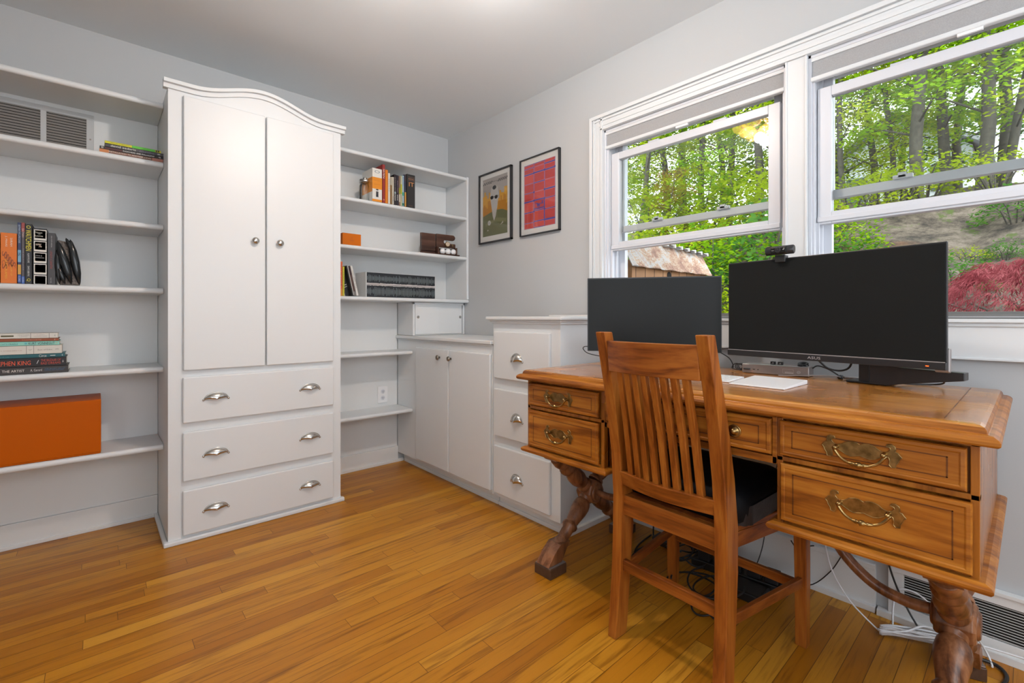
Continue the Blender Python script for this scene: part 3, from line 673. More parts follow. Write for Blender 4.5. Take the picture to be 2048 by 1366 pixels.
b = B().prism([(-.182, -.158), (-.182, .158), (-.150, .180), (.195, .245), (.235, .240), (.235, -.240), (.195, -.245), (-.150, -.180)], 'xy', .4425, .462)
t.part('seat', b, M['chairx'], local=True, bevel=.004)
# cushion: rounded leather pad with a skirt
c = T('seat_cushion', 'black leather seat cushion with a gathered skirt lying on the wooden chair', 'cushion', (-.590, -2.344, .4625), math.radians(-2.5))
def rrect(x0, x1, y0, y1, r, n=6):
    pts = []
    for cx, cy, a0 in ((x1-r, y1-r, 0), (x0+r, y1-r, PI/2), (x0+r, y0+r, PI), (x1-r, y0+r, 1.5*PI)):
        for k in range(n+1): a = a0+PI/2*k/n; pts.append((cx+r*math.cos(a), cy+r*math.sin(a)))
    return pts
rg = []
for z, i in ((.0, .006), (.012, 0), (.055, -.004), (.078, .006), (.091, .024), (.097, .06), (.098, .12)):
    rg.append([(x, y, z+.003*math.sin(x*30)*math.cos(y*26)) for x, y in rrect(-.160+i, .20-i, -.205+i, .205-i, .05)])
c.part('pad', B().loft(rg, sm=True), M['cushion'], local=True, bevel=0)
b = B(); o_ = rrect(-.150, .204, -.212, .212, .05, 10)
rg = []
for z, ex in ((.055, .0), (.035, .004), (.015, .006), (-.012 if False else .001, .007)):
    ring_ = []
    for k, (x, y) in enumerate(o_):
        f_ = 1+ex*3*math.sin(k*2.1)*(1 if z < .05 else .2)*.5; ring_.append((x*f_, y*f_, z))
    rg.append(ring_)
b.loft(rg, caps=False, sm=True); c.part('skirt', b, M['skirt'], local=True, bevel=0)
# ------------------------------------------------------------------ monitors
def monitor(name, label, cat, pL, pR, z0, z1, chin, thick, logo=None, led=False):
    pL = Vector((*pL, 0)); pR = Vector((*pR, 0)); wv = pR-pL; W = wv.length; ang = math.atan2(wv.y, wv.x)
    t = T(name, label, cat, ((pL.x+pR.x)/2, (pL.y+pR.y)/2, z0), ang)       # local: x to the viewer's right, -y to the viewer
    H = z1-z0
    t.part('housing', B().box(-W/2, W/2, .003, .012, 0, H), M['blacksat'], local=True, bevel=.0015)
    t.part('back_shell', B().loft([[(a*(W/2-i), y, H/2+c_*(H/2-i*.9)) for a, c_ in ((-1, -1), (1, -1), (1, 1), (-1, 1))] for y, i in ((.0125, .006), (.020, .02), (thick, .09))], sm=False), M['black'], local=True, bevel=.002)
    t.part('screen', B().box(-W/2+.004, W/2-.004, .0, .0035, chin+.002, H-.005), M['screen'], local=True, bevel=0)
    if chin > .01:
        ch = t.part('chin', B().box(-W/2, W/2, -.004, .004, 0, chin), M['blacksat'], local=True, bevel=.002)
        t.part('trim_line', B().box(-W/2+.003, W/2-.003, -.0046, -.001, chin, chin+.0016), M['silver'], local=True, bevel=0)
    return t, W, H
t, W, H = monitor('monitor', 'smaller black computer monitor behind the chair back, screen switched off', 'monitor', (-.507, -1.805), (-.201, -2.241), .8975, 1.2075, .0, .035)
b = B(); b.box(-.12, .12, -.03, .13, -.066, -.062); t.part('stand_base', b, M['black'], local=True, bevel=.002)
b = B(); b.box(-.03, .03, .036, .052, -.066, .12); t.part('stand_neck', b, M['black'], local=True)
t, W, H = monitor('monitor', 'larger black widescreen monitor carrying a webcam, maker name on its lower edge', 'monitor', (-.236, -2.280), (-.335, -2.913), .8955, 1.2495, .021, .045)
MR = t
b = B(); put_text(b, 'ASUS', (-.012, -.0046, .0105), (1, 0, 0), (0, 0, 1), .040, .0085); t.part('logo', b, M['silver'], local=True, bevel=0)
m_led = emis('orange_led', (1, .10, .01), 1.6)
t.part('power_light', B().box(W/2-.044, W/2-.037, -.0052, -.0038, .008, .0105), m_led, local=True, bevel=0)
t.part('power_port', B().cyl((-W/2+.008, -.0045, .0105), .004, .001, 'y', 10), M['black'], local=True, bevel=0)
b = B(); b.box(-.04, .16, .046, .058, .12, .22); b.box(.092, .122, .058, .095, -.0645, .20); t.part('stand_neck', b, M['black'], local=True)
b = B(); b.prism([(.125, -.060), (.17, -.0635), (.20, -.056), (.345, -.030), (.345, -.008), (.125, -.002)], 'xz', .048, .085); t.part('stand_arm', b, M['blacksat'], local=True)
b = B(); b.box(.06, .17, .05, .12, -.0645, -.058); t.part('stand_base', b, M['black'], local=True)
b = B(); b.box(W/2-.03, W/2+.004, .014, .026, -.008, .06); t.part('cable_cover', b, M['alu'], local=True, bevel=.004)
# webcam
mw = MR.o.matrix_basis if False else Matrix.Translation(Vector(MR.loc)) @ Matrix.Rotation(MR.o.rotation_euler.z, 4, 'Z')
wpos = mw @ Vector((-.118, .0, H))
t = T('webcam', 'black webcam clipped to the top edge of the larger monitor', 'webcam', wpos, MR.o.rotation_euler.z+.12); t.o.scale = (1.0, 1, 1.15)
b = B().loft([[(x, -.016+.012*math.cos(a), .0225+.0135*math.sin(a)) for a in [2*PI*k/16 for k in range(16)]] for x in (-.046, -.043, 0, .043, .046)], sm=True)
for i in list(range(16))+list(range(64, 80)):
    x, y, z = b.v[i]; b.v[i] = (x, -.016+(y+.016)*.8, .0225+(z-.0225)*.85)
bd = t.part('body', b, M['blacksat'], local=True, bevel=0)
t.part('face_plate', B().box(-.026, .026, -.0305, -.020, .0125, .0325), M['screen'], local=True, bevel=.003)
t.part('lens', B().lathe((-.002, -.0300, .0225), NY, [(0, .0095), (.002, .0095), (.0025, .007), (.0015, .005), (.003, .002), (.0031, .0002)], 20), M['blacksat'], local=True, bevel=0)
b = B(); b.box(.014, .019, -.0313, -.0305, .022, .024); b.box(.0175, .0195, -.0313, -.0305, .0235, .0275); b.box(-.022, -.014, -.0313, -.0305, .0212, .0222); t.part('mark', b, M['silver'], local=True, bevel=0)
t.part('clip', B().box(-.017, .017, -.017, -.006, -.014, .0085), M['black'], local=True, bevel=.002)
t.part('rear_clip', B().box(-.014, .014, -.004, .022, .0005, .009), M['black'], local=True, bevel=.002)
# ------------------------------------------------------------------ keyboard, trackpad, dock
t = T('keyboard', 'white slim keyboard on the desk, seen through the chair slats', 'keyboard', (-.487, -2.21, .8305), math.radians(-90-1.5))
b = B(); b.loft([[(x, -.055, 0), (x, .058, 0), (x, .058, .0095), (x, -.055, .0035)] for x in (-.208, .208)], sm=False)
t.part('body', b, M['keyw'], local=True, bevel=.0015)
b = B()
rows = [(.046, 14), (.028, 14), (.009, 13), (-.010, 12), (-.029, 11)]
for yc, n in rows:
    for k in range(n):
        w_ = .408/n; x0 = -.204+k*w_; zb = .0035+(yc+.055)/.113*.006
        b.box(x0+.0012, x0+w_-.0012, yc-.0075, yc+.0075, zb-.001, zb+.0016)
x0 = -.204
for w_ in (.028, .028, .028, .036, .15, .036, .028, .026, .024, .024):
    zb = .0045; b.box(x0+.0012, x0+w_-.0012, -.052, -.039, zb-.0015, zb+.0006); x0 += w_
t.part('keys', b, M['silver'] if False else M['white'], local=True, bevel=0)
t = T('trackpad', 'white flat trackpad lying beside the keyboard', 'trackpad', (-.487, -2.513, .8305), math.radians(-90-1.5))
t.part('body', B().loft([[(x, -.096, 0), (x, .096, 0), (x, .096, .0125), (x, -.096, .0045)] for x in (-.080, .080)], sm=False), M['keyw'], local=True, bevel=.0015)
for s_ in (-.05, .05): t.part('foot', B().box(s_-.006, s_+.006, -.08, -.07, -.0003, .0004), M['wcable'], local=True, bevel=0)
# docking station: front face towards the viewer
pa, pb = Vector((-.228, -2.329)), Vector((-.208, -2.548)); v = pb-pa; an = math.atan2(v.y, v.x)
t = T('docking_station', 'grey metal docking station with sticker labels below the larger monitor', 'docking station', (*((pa+pb)/2), .8305), an)
Wd = v.length
t.part('body', B().box(-Wd/2, Wd/2, 0, .075, .0005, .035), M['alu'], local=True, bevel=.003)
b = B(); b.box(-Wd/2+.008, -Wd/2+.030, -.010, .0, .013, .0185); t.part('plug', b, M['black'], local=True)
b = B(); b.box(-Wd/2+.038, -Wd/2+.046, -.0008, .001, .014, .0165); b.cyl((-Wd/2+.056, -.0008, .015), .002, .001, 'y', 10); t.part('ports', b, M['void'], local=True, bevel=0)
b = B()
x0 = .028
for a0, a1, c0, c1 in ((x0, x0+.034, .0235, .0241), (x0, x0+.034, .0085, .0091), (x0, x0+.0006, .0085, .0241), (x0+.0335, x0+.034, .0085, .0241)): b.box(a0, a1, -.0006, 0, c0, c1)
b.box(x0+.007, x0+.034, -.0007, 0, .0092, .0125)
put_text(b, 'Docking Station', (x0+.018, -.0006, .0155), (1, 0, 0), (0, 0, 1), .024)
b.lathe((.078, -.0004, .0145), NY, [(0, .0058), (.0003, .0058), (.0003, .0048), (0, .0048)], 20); put_text(b, '2', (.078, -.0007, .0145), (1, 0, 0), (0, 0, 1), None, .005)
t.part('markings', b, M['silver'], local=True, bevel=0)
dkm = Matrix.Translation(Vector(t.loc)) @ Matrix.Rotation(an, 4, 'Z')
for k, (x, lab) in enumerate(((-.010, 'small black usb receiver standing on the dock, the left of two'), (.014, 'small black usb receiver standing on the dock, the right of two'))):
    q = T('usb_receiver', lab, 'usb receiver', dkm @ Vector((x, .03, .0353)), an, group='usb receivers on the docking station')
    q.part('case', B().box(-.0085, .0085, -.006, .006, 0, .011), M['black'], local=True, bevel=.0015)
    b = B(); b.box(-.005, .004, -.0066, -.006, .002, .0032); b.box(-.0015, .003, -.0066, -.006, .0055, .007); q.part('label', b, M['silver'], local=True, bevel=0)
q = T('cable_coil', 'black coiled cable end resting on the right end of the dock', 'cable', dkm @ Vector((.085, .035, .0352)), an)
b = B()
for r_, z in ((.016, .003), (.013, .006), (.015, .009)):
    b.tube([(r_*math.cos(a), r_*1.1*math.sin(a), z+.003*math.sin(a)) for a in [2*PI*k/18 for k in range(17)]], .0022, 6)
q.part('coil', b, M['cable'], local=True, bevel=0); q.part('connector', B().box(-.012, .004, -.024, -.012, .0005, .006), M['black'], local=True)
# ------------------------------------------------------------------ cables
def smooth(pts, k=6):
    out = []
    for i in range(len(pts)-1):
        p0, p1, p2, p3 = [Vector(pts[max(0, min(len(pts)-1, q))]) for q in (i-1, i, i+1, i+2)]
        for j in range(k):
            u = j/k; out.append(.5*((2*p1)+(p2-p0)*u+(2*p0-5*p1+4*p2-p3)*u*u+(3*p1-p0-3*p2+p3)*u**3))
    return out+[Vector(pts[-1])]
def cable(name, label, pts, r, m_, cat='cable', group=None, seg=6):
    b = B().tube(smooth(pts), r, seg); return single(name, b, m_, label, cat, group, bevel=0, org=pts[0])
def TT(name, label, cat, b, m_, org, plug=None, group=None): return single(name, b, m_, label, cat, group, bevel=0, org=org)
cable('power_cable', 'thin black cable hanging from the left edge of the smaller monitor', [(-.478, -1.80, .915), (-.50, -1.785, .915), (-.51, -1.785, .905), (-.49, -1.80, .885), (-.44, -1.86, .87), (-.38, -1.93, .86), (-.33, -1.95, .845), (-.28, -1.93, .8335), (-.12, -1.88, .8335)], .0018, M['cable'])
cable('power_cable', 'thin black cable dropping to the desk in the gap between the two monitors', [(-.170, -2.20, .905), (-.165, -2.222, .895), (-.155, -2.25, .875), (-.15, -2.262, .85), (-.15, -2.262, .8335)], .0022, M['cable'])
b = B(); b.tube(smooth([(-.17, -2.50+.05, .8325), (-.165, -2.285, .833), (-.16, -2.265, .845), (-.165, -2.285, .858), (-.15, -2.31, .845)]), .002, 6)
for k in range(3): b.tube([(-.165+.02*k*.4, -2.292+.014*math.cos(a)-.003*k, .846+.012*math.sin(a)) for a in [2*PI*j/16 for j in range(17)]], .0018, 6)
single('cable_coil', b, M['cable'], 'small coil of black cable on the desk at the left end of the dock', 'cable', bevel=0, org=(-.165, -2.29, .8325))
cable('video_cable', 'thick black video cable looping below the middle of the larger monitor', [(-.225, -2.560, .905), (-.215, -2.575, .895), (-.20, -2.60, .868), (-.19, -2.63, .860), (-.19, -2.655, .868), (-.20, -2.668, .888), (-.21, -2.662, .905)], [.006]*2 + [.0034]*100 if False else .0034, M['cable'])
cable('usb_cable', 'grey cable running from the front of the dock to the inline adapter', [(-.255, -2.465, .834), (-.24, -2.50, .8345), (-.222, -2.56, .840), (-.20, -2.61, .842), (-.185, -2.635, .838)], .0017, M['alu'])
t = T('cable_adapter', 'grey inline adapter between a grey and a white cable behind the trackpad', 'adapter', (-.17, -2.675, .8305), math.radians(-82))
t.part('body', B().tube([(-.035, 0, .006), (-.03, 0, .006), (.035, 0, .006), (.04, 0, .006)], [.004, .006, .006, .004], 12, .8), M['alu'], local=True, bevel=0)
t.part('strain_relief', B().lathe((-.036, 0, .006), (-1, 0, 0), [(0, .0075), (.008, .0085), (.014, .006), (.016, .002)], 12), M['black'], local=True, bevel=0)
t.part('white_plug', B().tube([(.04, 0, .006), (.055, 0, .0055), (.075, .004, .004), (.10, .01, .0025)], [.0045, .003, .0014, .0012], 8), M['wcable'], local=True, bevel=0)
cable('power_cable', 'black cable curving behind the dock and under the larger monitor', [(-.16, -2.545, .859), (-.15, -2.56, .868), (-.14, -2.59, .857), (-.13, -2.62, .835)], .0026, M['cable'])
cable('power_cable', 'black cable looping below the right half of the larger monitor', [(-.24, -2.765, .885), (-.235, -2.765, .87), (-.22, -2.775, .848), (-.19, -2.80, .835), (-.15, -2.86, .834), (-.16, -2.89, .842), (-.19, -2.885, .858), (-.22, -2.86, .872), (-.24, -2.83, .89)], .0026, M['cable'])
cable('video_cable', 'grey plug and cables hanging below the power light of the larger monitor', [(-.265, -2.825, .892), (-.262, -2.845, .882), (-.26, -2.865, .874), (-.255, -2.875, .872)], .006, M['alu'])
# small box behind the left monitor
single('power_adapter', B().box(-.52+.07, -.50+.07, -1.845, -1.89, .8305, .8895), M['silver'], 'pale grey box standing on the desk behind the left post of the chair', 'adapter', org=(-.44, -1.865, .8305), bevel=.004)
# under the desk
t = T('power_strip', 'black power strip with bulky plugs on the floor under the desk', 'power strip', (-.16, -2.28, 0), math.radians(-84))
t.part('body', B().box(-.17, .17, -.03, .03, .001, .035), M['black'], local=True, bevel=.004)
for k, (x, h_) in enumerate(((-.12, .05), (-.06, .03), (.0, .045), (.07, .035), (.13, .04))): t.part('plug', B().box(x-.024, x+.024, -.026, .024, .0355, .0355+h_), M['blacksat'], local=True, bevel=.004)
b = B(); put_text(b, '', (0, 0, 0), (1, 0, 0), (0, 1, 0), .01) if False else None
single('power_adapter', B().box(-.30, -.20, -2.30, -2.42, .001, .036), M['black'], 'flat black power brick on the floor between the chair legs', 'adapter', org=(-.25, -2.36, 0), bevel=.006)
single('power_adapter', B().box(-.16, -.09, -1.90, -2.00, .001, .034), M['black'], 'small black power brick on the floor near the wall left of the strip', 'adapter', org=(-.12, -1.95, 0), bevel=.006)
random.seed(21)
for k, (cx, cy, r_, lab) in enumerate(((-.17, -2.08, .07, 'tangle of black cables on the floor by the wall, seen under the chair rail'), (-.34, -2.24, .10, 'large loops of black cable on the floor between the chair legs'), (-.44, -2.33, .06, 'small black cable loop on the floor nearest the chair'))):
    b = B()
    for j in range(4 if k < 2 else 2):
        ph = random.uniform(0, 6); ox, oy = random.uniform(-.03, .03), random.uniform(-.04, .04); rr = r_*random.uniform(.75, 1.1)
        b.tube([(cx+ox+rr*math.cos(a+ph), cy+oy+rr*.9*math.sin(a+ph), .006+.007*j+.012*(1+math.sin(2*a+ph))*(.6 if k else 1.2)) for a in [1.75*PI*q/26 for q in range(27)]], .0036, 6)
    single('cable_coil', b, M['cable'], lab, 'cable', 'black cable tangles under the desk', bevel=0, org=(cx, cy, .003))
cable('power_cable', 'long black cable lying on the floor from the far left foot to the chair', [(-.10, -1.86, .006), (-.25, -1.88, .005), (-.38, -1.95, .005), (-.44, -2.02, .005), (-.45, -2.12, .005), (-.42, -2.22, .005), (-.33, -2.32, .006)], .004, M['cable'])
cable('power_cable', 'thick black cable crossing the floor toward the wall at the left of the chair', [(-.05, -1.82, .30), (-.05, -1.84, .12), (-.08, -1.86, .02), (-.16, -1.90, .006), (-.28, -1.90, .006), (-.36, -1.92, .006)], .004, M['cable'])
cable('power_cable', 'thin black cable hanging down the wall left of the chair front leg', [(-.05, -2.43, .66), (-.045, -2.40, .50), (-.04, -2.36, .30), (-.05, -2.34, .12), (-.10, -2.33, .04)], .002, M['cable'])
cable('power_cable', 'thin black cable with a plug branching in front of the baseboard', [(-.05, -2.52, .18), (-.05, -2.50, .17), (-.05, -2.47, .145), (-.045, -2.455, .15), (-.045, -2.44, .17)], .0022, M['cable'])
cable('power_cable', 'thin black cable slanting down the baseboard right of the chair leg', [(-.045, -2.70, .32), (-.04, -2.62, .20), (-.04, -2.57, .10), (-.045, -2.50, .02), (-.05, -2.40, .006)], .002, M['cable'])
cable('ethernet_cable', 'single white cable hanging in a long loop from under the desk to the floor', [(-.10, -2.56, .50), (-.11, -2.56, .35), (-.12, -2.575, .22), (-.13, -2.60, .14), (-.14, -2.65, .07), (-.14, -2.71, .02), (-.15, -2.74, .008)], .0028, M['wcable'])
b = B()
random.seed(5)
for j in range(7):
    s_ = random.uniform(-.02, .02)
    b.tube(smooth([(-.16+s_, -2.735, .006+.004*j), (-.13+s_, -2.79+s_, .010+.004*j), (-.10+s_*1.4, -2.86, .012+.005*j), (-.085, -2.905+s_, .016+.005*j), (-.10-s_, -2.86-s_, .018+.005*j), (-.14, -2.78+s_, .014+.004*j), (-.165+s_, -2.74, .008+.003*j)]), .0036, 6)
single('cable_coil', b, M['wcable'], 'bundle of white cables on the floor left of the near desk leg', 'cable', bevel=0, org=(-.12, -2.82, .003))
cable('ethernet_cable', 'white cable arching up against the baseboard behind the bundle', [(-.10, -2.76, .012), (-.06, -2.755, .06), (-.04, -2.76, .11), (-.035, -2.79, .125), (-.035, -2.83, .115), (-.05, -2.87, .08), (-.07, -2.89, .03)], .0028, M['wcable'])
cable('ethernet_cable', 'white cable curving down over the register to the block under the desk', [(-.20, -2.90, .30), (-.16, -2.91, .22), (-.12, -2.93, .14), (-.085, -2.955, .08), (-.06, -2.975, .03), (-.07, -2.985, .012), (-.09, -2.99, .006)], .003, M['wcable'])
cable('ethernet_cable', 'white cable running across the register toward the right picture edge', [(-.075, -2.90, .035), (-.06, -2.95, .040), (-.045, -3.05, .043), (-.04, -3.2, .045), (-.04, -3.5, .03)], .003, M['wcable'])
cable('power_cable', 'black cable looping round the block beside the floor register', [(-.50, -2.86, .006), (-.36, -2.96, .006), (-.22, -3.0, .006), (-.12, -3.02, .006), (-.075, -3.0, .007), (-.08, -2.96, .010), (-.095, -2.90, .008)], .005, M['cable'])
cable('power_cable', 'black cable dropping in front of the baseboard beside the register frame', [(-.045, -2.70, .50), (-.042, -2.72, .30), (-.042, -2.75, .16), (-.05, -2.79, .07), (-.07, -2.83, .015)], .003, M['cable'])
# ------------------------------------------------------------------ books
def col(*c): return c
K = (.012, .012, .013); WH = (.75, .73, .68); 
def book(label, x0, z0, w, h, d, cover, prints=(), lying=False, yf=-.270, lean=0, group=None, pages=True, name='book', soft=True):
    """x0,z0: lower left front corner; w thickness, h spine length, d depth. prints: ('t',text,s,t,len,height,colour,orient) or ('r',s0,s1,t0,t1,colour)"""
    tz = z0+.0005
    t = T(name, label, 'book', (x0, yf, tz), group=group)
    cm = colm(cover)
    def P(s, q, dp=0.0):                                 # spine coordinates to local
        return (s, -dp, q) if lying else (q, -dp, h-s)
    R = Matrix.Rotation(lean, 4, 'Y') if lean else None
    if lying: sx, sz = h, w
    else: sx, sz = w, h
    c_ = .0016
    b = B()
    if lying: b.box(0, sx, 0, .003, 0, sz); b.box(0, sx, 0, d, 0, c_); b.box(0, sx, 0, d, sz-c_, sz)
    else: b.box(0, sx, 0, .003, 0, sz); b.box(0, c_, 0, d, 0, sz); b.box(sx-c_, sx, 0, d, 0, sz)
    if R: b.xf(R)
    t.part('cover', b, cm, local=True, bevel=.0007)
    if pages:
        g = .0025; b = B()
        if lying: b.box(g, sx-g, .0035, d-.004, c_+.0002, sz-c_-.0002)
        else: b.box(c_+.0002, sx-c_-.0002, .0035, d-.004, g, sz-g)
        if R: b.xf(R)
        t.part('pages', b, M['paper'], local=True, bevel=0)
    if prints:
        b = B(); mats = []
        for pr in prints:
            cc = colm(pr[-1] if pr[0] == 'r' else pr[6])
            if cc not in mats: mats.append(cc)
            b.cur = mats.index(cc)
            if pr[0] == 'r':
                _, s0, s1, t0, t1, _c = pr; dp = .0004+.0002*(len(b.f) % 3)
                b.quad(P(s0*h, t0*w, .0004), P(s1*h, t0*w, .0004), P(s1*h, t1*w, .0004), P(s0*h, t1*w, .0004))
            else:
                _, tx, s, q, ln, ht, _c = pr[:7]; o = pr[7] if len(pr) > 7 else 'along'
                if o == 'along': es, et = ((1, 0, 0), (0, 0, 1)) if lying else ((0, 0, -1), (1, 0, 0)); L_, H_ = ln*h, ht*w
                elif o == 'flip': es, et = ((-1, 0, 0), (0, 0, -1)) if lying else ((0, 0, 1), (-1, 0, 0)); L_, H_ = ln*h, ht*w
                else: es, et = (1, 0, 0), (0, 0, 1); L_, H_ = ln*w, ht*h
                put_text(b, tx, P(s*h, q*w, .0009), es, et, L_, H_)
        if R: b.xf(R)
        t.part('spine_print', b, mats, local=True, bevel=0)
    return t
# shelf 2: four lying books beside the wardrobe
g = 'books lying in a stack by the vent grille'; z = 1.7865
book('brown and orange paperback, lowest of the four books stacked beside the vent grille', -2.056, z, .0145, .230, .14, (.19, .075, .045), [('r', 0, .14, 0, 1, (.55, .2, .06)), ('r', .82, 1, 0, 1, (.42, .16, .11)), ('t', 'INSTALLATION TO ANOTHER JUDAS', .47, .5, .66, .52, (.8, .72, .62))], True, group=g); z += .0150
book('black paperback with white and dark red lettering under the grey author spine by the grille', -2.055, z, .0125, .231, .14, (.014, .012, .012), [('r', .08, .34, .15, .85, (.07, .012, .012)), ('r', .02, .055, .2, .8, (.35, .33, .32)), ('t', 'RADIOHEAD AND PHILOSOPHY', .60, .5, .50, .55, (.75, .73, .70)), ('t', 'q', .93, .5, .03, .55, (.7, .7, .7))], True, group=g); z += .0130
book('charcoal book with a lower-case author name, second from the top by the grille', -2.037, z, .0150, .213, .14, (.055, .052, .057), [('t', 'david sedaris', .30, .52, .42, .62, (.74, .70, .60)), ('t', 'WHEN YOU ARE', .68, .66, .2, .2, (.35, .26, .4)), ('t', 'ENGULFED IN FLAMES', .70, .36, .26, .2, (.3, .3, .42)), ('r', .89, .94, .35, .65, (.45, .45, .43))], True, group=g); z += .0155
book('thin yellow and bright green book, topmost of the stack beside the vent grille', -2.038, z, .0115, .204, .135, (.62, .60, .012), [('r', .47, .89, 0, 1, (.10, .50, .035)), ('t', 'THE JAMES OF GEOMETRY', .26, .5, .36, .36, (.2, .16, .01)), ('r', .90, .93, .1, .9, (.05, .05, .01)), ('r', .94, .97, .2, .9, (.05, .05, .01))], True, group=g)
# shelf 4 upright row
g = 'upright books between the orange novel and the fossil bookend'; z = 1.1805; Y4 = -.268
book('dark-spined book at the picture edge, left of the thick orange novel', -2.374, z, .012, .205, .14, (.02, .015, .02), yf=Y4, group=g)
book('thick orange novel with brown swirls, first full spine on the fourth shelf', -2.3575, z, .0465, .206, .145, (.72, .17, .005),
     [('t', 'SARAH', .18, .66, .17, .14, (.85, .75, .6)), ('t', 'J. MAAS', .17, .34, .21, .15, (.85, .75, .6)), ('t', 'A COURT OF', .73, .66, .24, .10, (.8, .45, .03)), ('t', 'SILVER FLAMES', .72, .34, .38, .14, (.8, .45, .03))]
     + [('t', 'S', .42+.05*k, .25+.13*(k % 5), .10, .30, (.28, .06, .01)) for k in range(6)] + [('t', 'C', .58+.03*k, .2+.2*(k % 4), .06, .22, (.32, .07, .01)) for k in range(4)], yf=Y4, group=g)
book('thin blue comic volume with an orange patch low on its spine', -2.3095, z, .0105, .253, .165, (.03, .045, .12), [('t', 'BATMAN THE LONG DARK', .19, .5, .3, .55, (.45, .55, .65)), ('r', .45, .65, .05, .95, (.18, .38, .55)), ('t', 'S', .52, .5, .06, .6, (.02, .03, .06)), ('r', .69, .85, .05, .95, (.62, .33, .05)), ('r', .86, .98, .08, .92, (.03, .10, .38)), ('t', 'DC COMICS', .92, .5, .09, .5, (.6, .65, .7))], yf=Y4, group=g)
book('thin dark comic volume with a red spine head next to the yellow-lettered one', -2.2985, z, .0098, .254, .165, (.09, .075, .085), [('r', 0, .15, 0, 1, (.28, .05, .045)), ('t', 'BATMAN', .17, .5, .14, .7, (.6, .4, .36)), ('t', 'THE KILLING JOKE', .60, .5, .36, .42, (.3, .3, .33)), ('r', .88, 1, .05, .95, (.03, .11, .42)), ('t', 'DC COMICS', .94, .5, .08, .5, (.55, .6, .65))], yf=Y4, group=g)
book('black comic volume with big yellow lettering and a yellow smiley disc', -2.288, z, .0205, .251, .165, (.012, .013, .015), [('t', 'WATCHMEN', .275, .5, .35, .80, (.72, .62, .02)), ('t', 'O', .055, .5, .05, .62, (.72, .62, .02)), ('t', 'ALAN MOORE', .57, .5, .16, .28, (.62, .62, .6)), ('t', 'DAVE GIBBONS', .79, .5, .17, .28, (.62, .62, .6)), ('t', 'Q', .935, .5, .05, .55, (.72, .62, .02))], yf=Y4, group=g)
pol = []
for k in range(5):
    s0 = .025+k*.204; s1 = s0+.188
    pol += [('r', s0, min(s1, .999), .08, .97, (.72, .70, .64)), ('r', s0+.014, min(s1-.034, .995), .15, .90, ((.01, .045, .05), (.04, .16, .24), (.01, .04, .055), (.10, .13, .10), (.03, .10, .14))[k]), ('r', s0+.014, min(s1-.034, .995), .74, .90, (.06, .2, .24))]
pol += [('t', 'House', .075, .42, .5, .032, (.5, .5, .45), 'x'), ('t', 'OF', .105, .45, .18, .018, (.5, .5, .45), 'x'), ('t', 'Leaves', .135, .45, .55, .030, (.6, .6, .55), 'x'), ('t', '*%', .305, .42, .42, .07, (.7, .55, .45), 'x'), ('t', 'Mark Z.', .49, .45, .45, .018, (.5, .5, .5), 'x'), ('t', 'Danielewski', .525, .48, .62, .022, (.5, .5, .5), 'x'), ('r', .69, .745, .18, .72, (.45, .30, .06))]
book('black book whose spine carries a column of five small framed pictures', -2.2655, z, .0425, .236, .165, (.012, .012, .015), pol, yf=Y4, group=g)
book('charcoal hardback with dull red title lettering beside the fossil bookend', -2.2215, z, .0245, .221, .150, (.048, .046, .050), [('t', 'EMILY RUTH VERONA', .17, .5, .22, .14, (.45, .45, .45)), ('t', 'UNDY-CANTH', .52, .45, .34, .30, (.30, .035, .02)), ('t', 'NIGHT FIRE', .92, .42, .1, .12, (.45, .45, .45))], yf=Y4, group=g)
# fossil bookend
t = T('bookend', 'polished black fossil stone bookend leaning beside the upright books', 'bookend', (-2.157, -.235, 1.181))
b = B().loft([[(-.026, -.030, 0), (.036, -.030, 0), (.036, .05, 0), (-.030, .05, 0)], [(-.034, -.026, .12), (.028, -.026, .10), (.026, .045, .10), (-.034, .045, .12)], [(-.034, -.020, .195), (-.006, -.018, .19), (-.010, .03, .19), (-.034, .03, .195)]], sm=False)
t.part('chipped_core', b, M['stonec'], local=True, bevel=.004)
def spindle(p0, p1, r, m_='stone'):
    p0 = Vector(p0); d = Vector(p1)-p0; L_ = d.length
    return B().lathe(p0, d, [(0, .001), (L_*.06, r*.35), (L_*.25, r*.8), (L_*.5, r), (L_*.75, r*.85), (L_*.94, r*.4), (L_, .001)], 14)
for a_, c_, r in (((.036, -.030, .002), (.006, -.028, .200), .016), ((.010, -.036, .004), (-.034, -.033, .190), .016), ((-.028, -.034, .003), (-.037, -.030, .150), .011), ((-.010, -.038, .003), (-.034, -.036, .085), .009), ((.026, -.030, .12), (-.008, -.026, .205), .010)):
    t.part('fossil_shell', spindle(a_, c_, r), M['stone'], local=True, bevel=0)
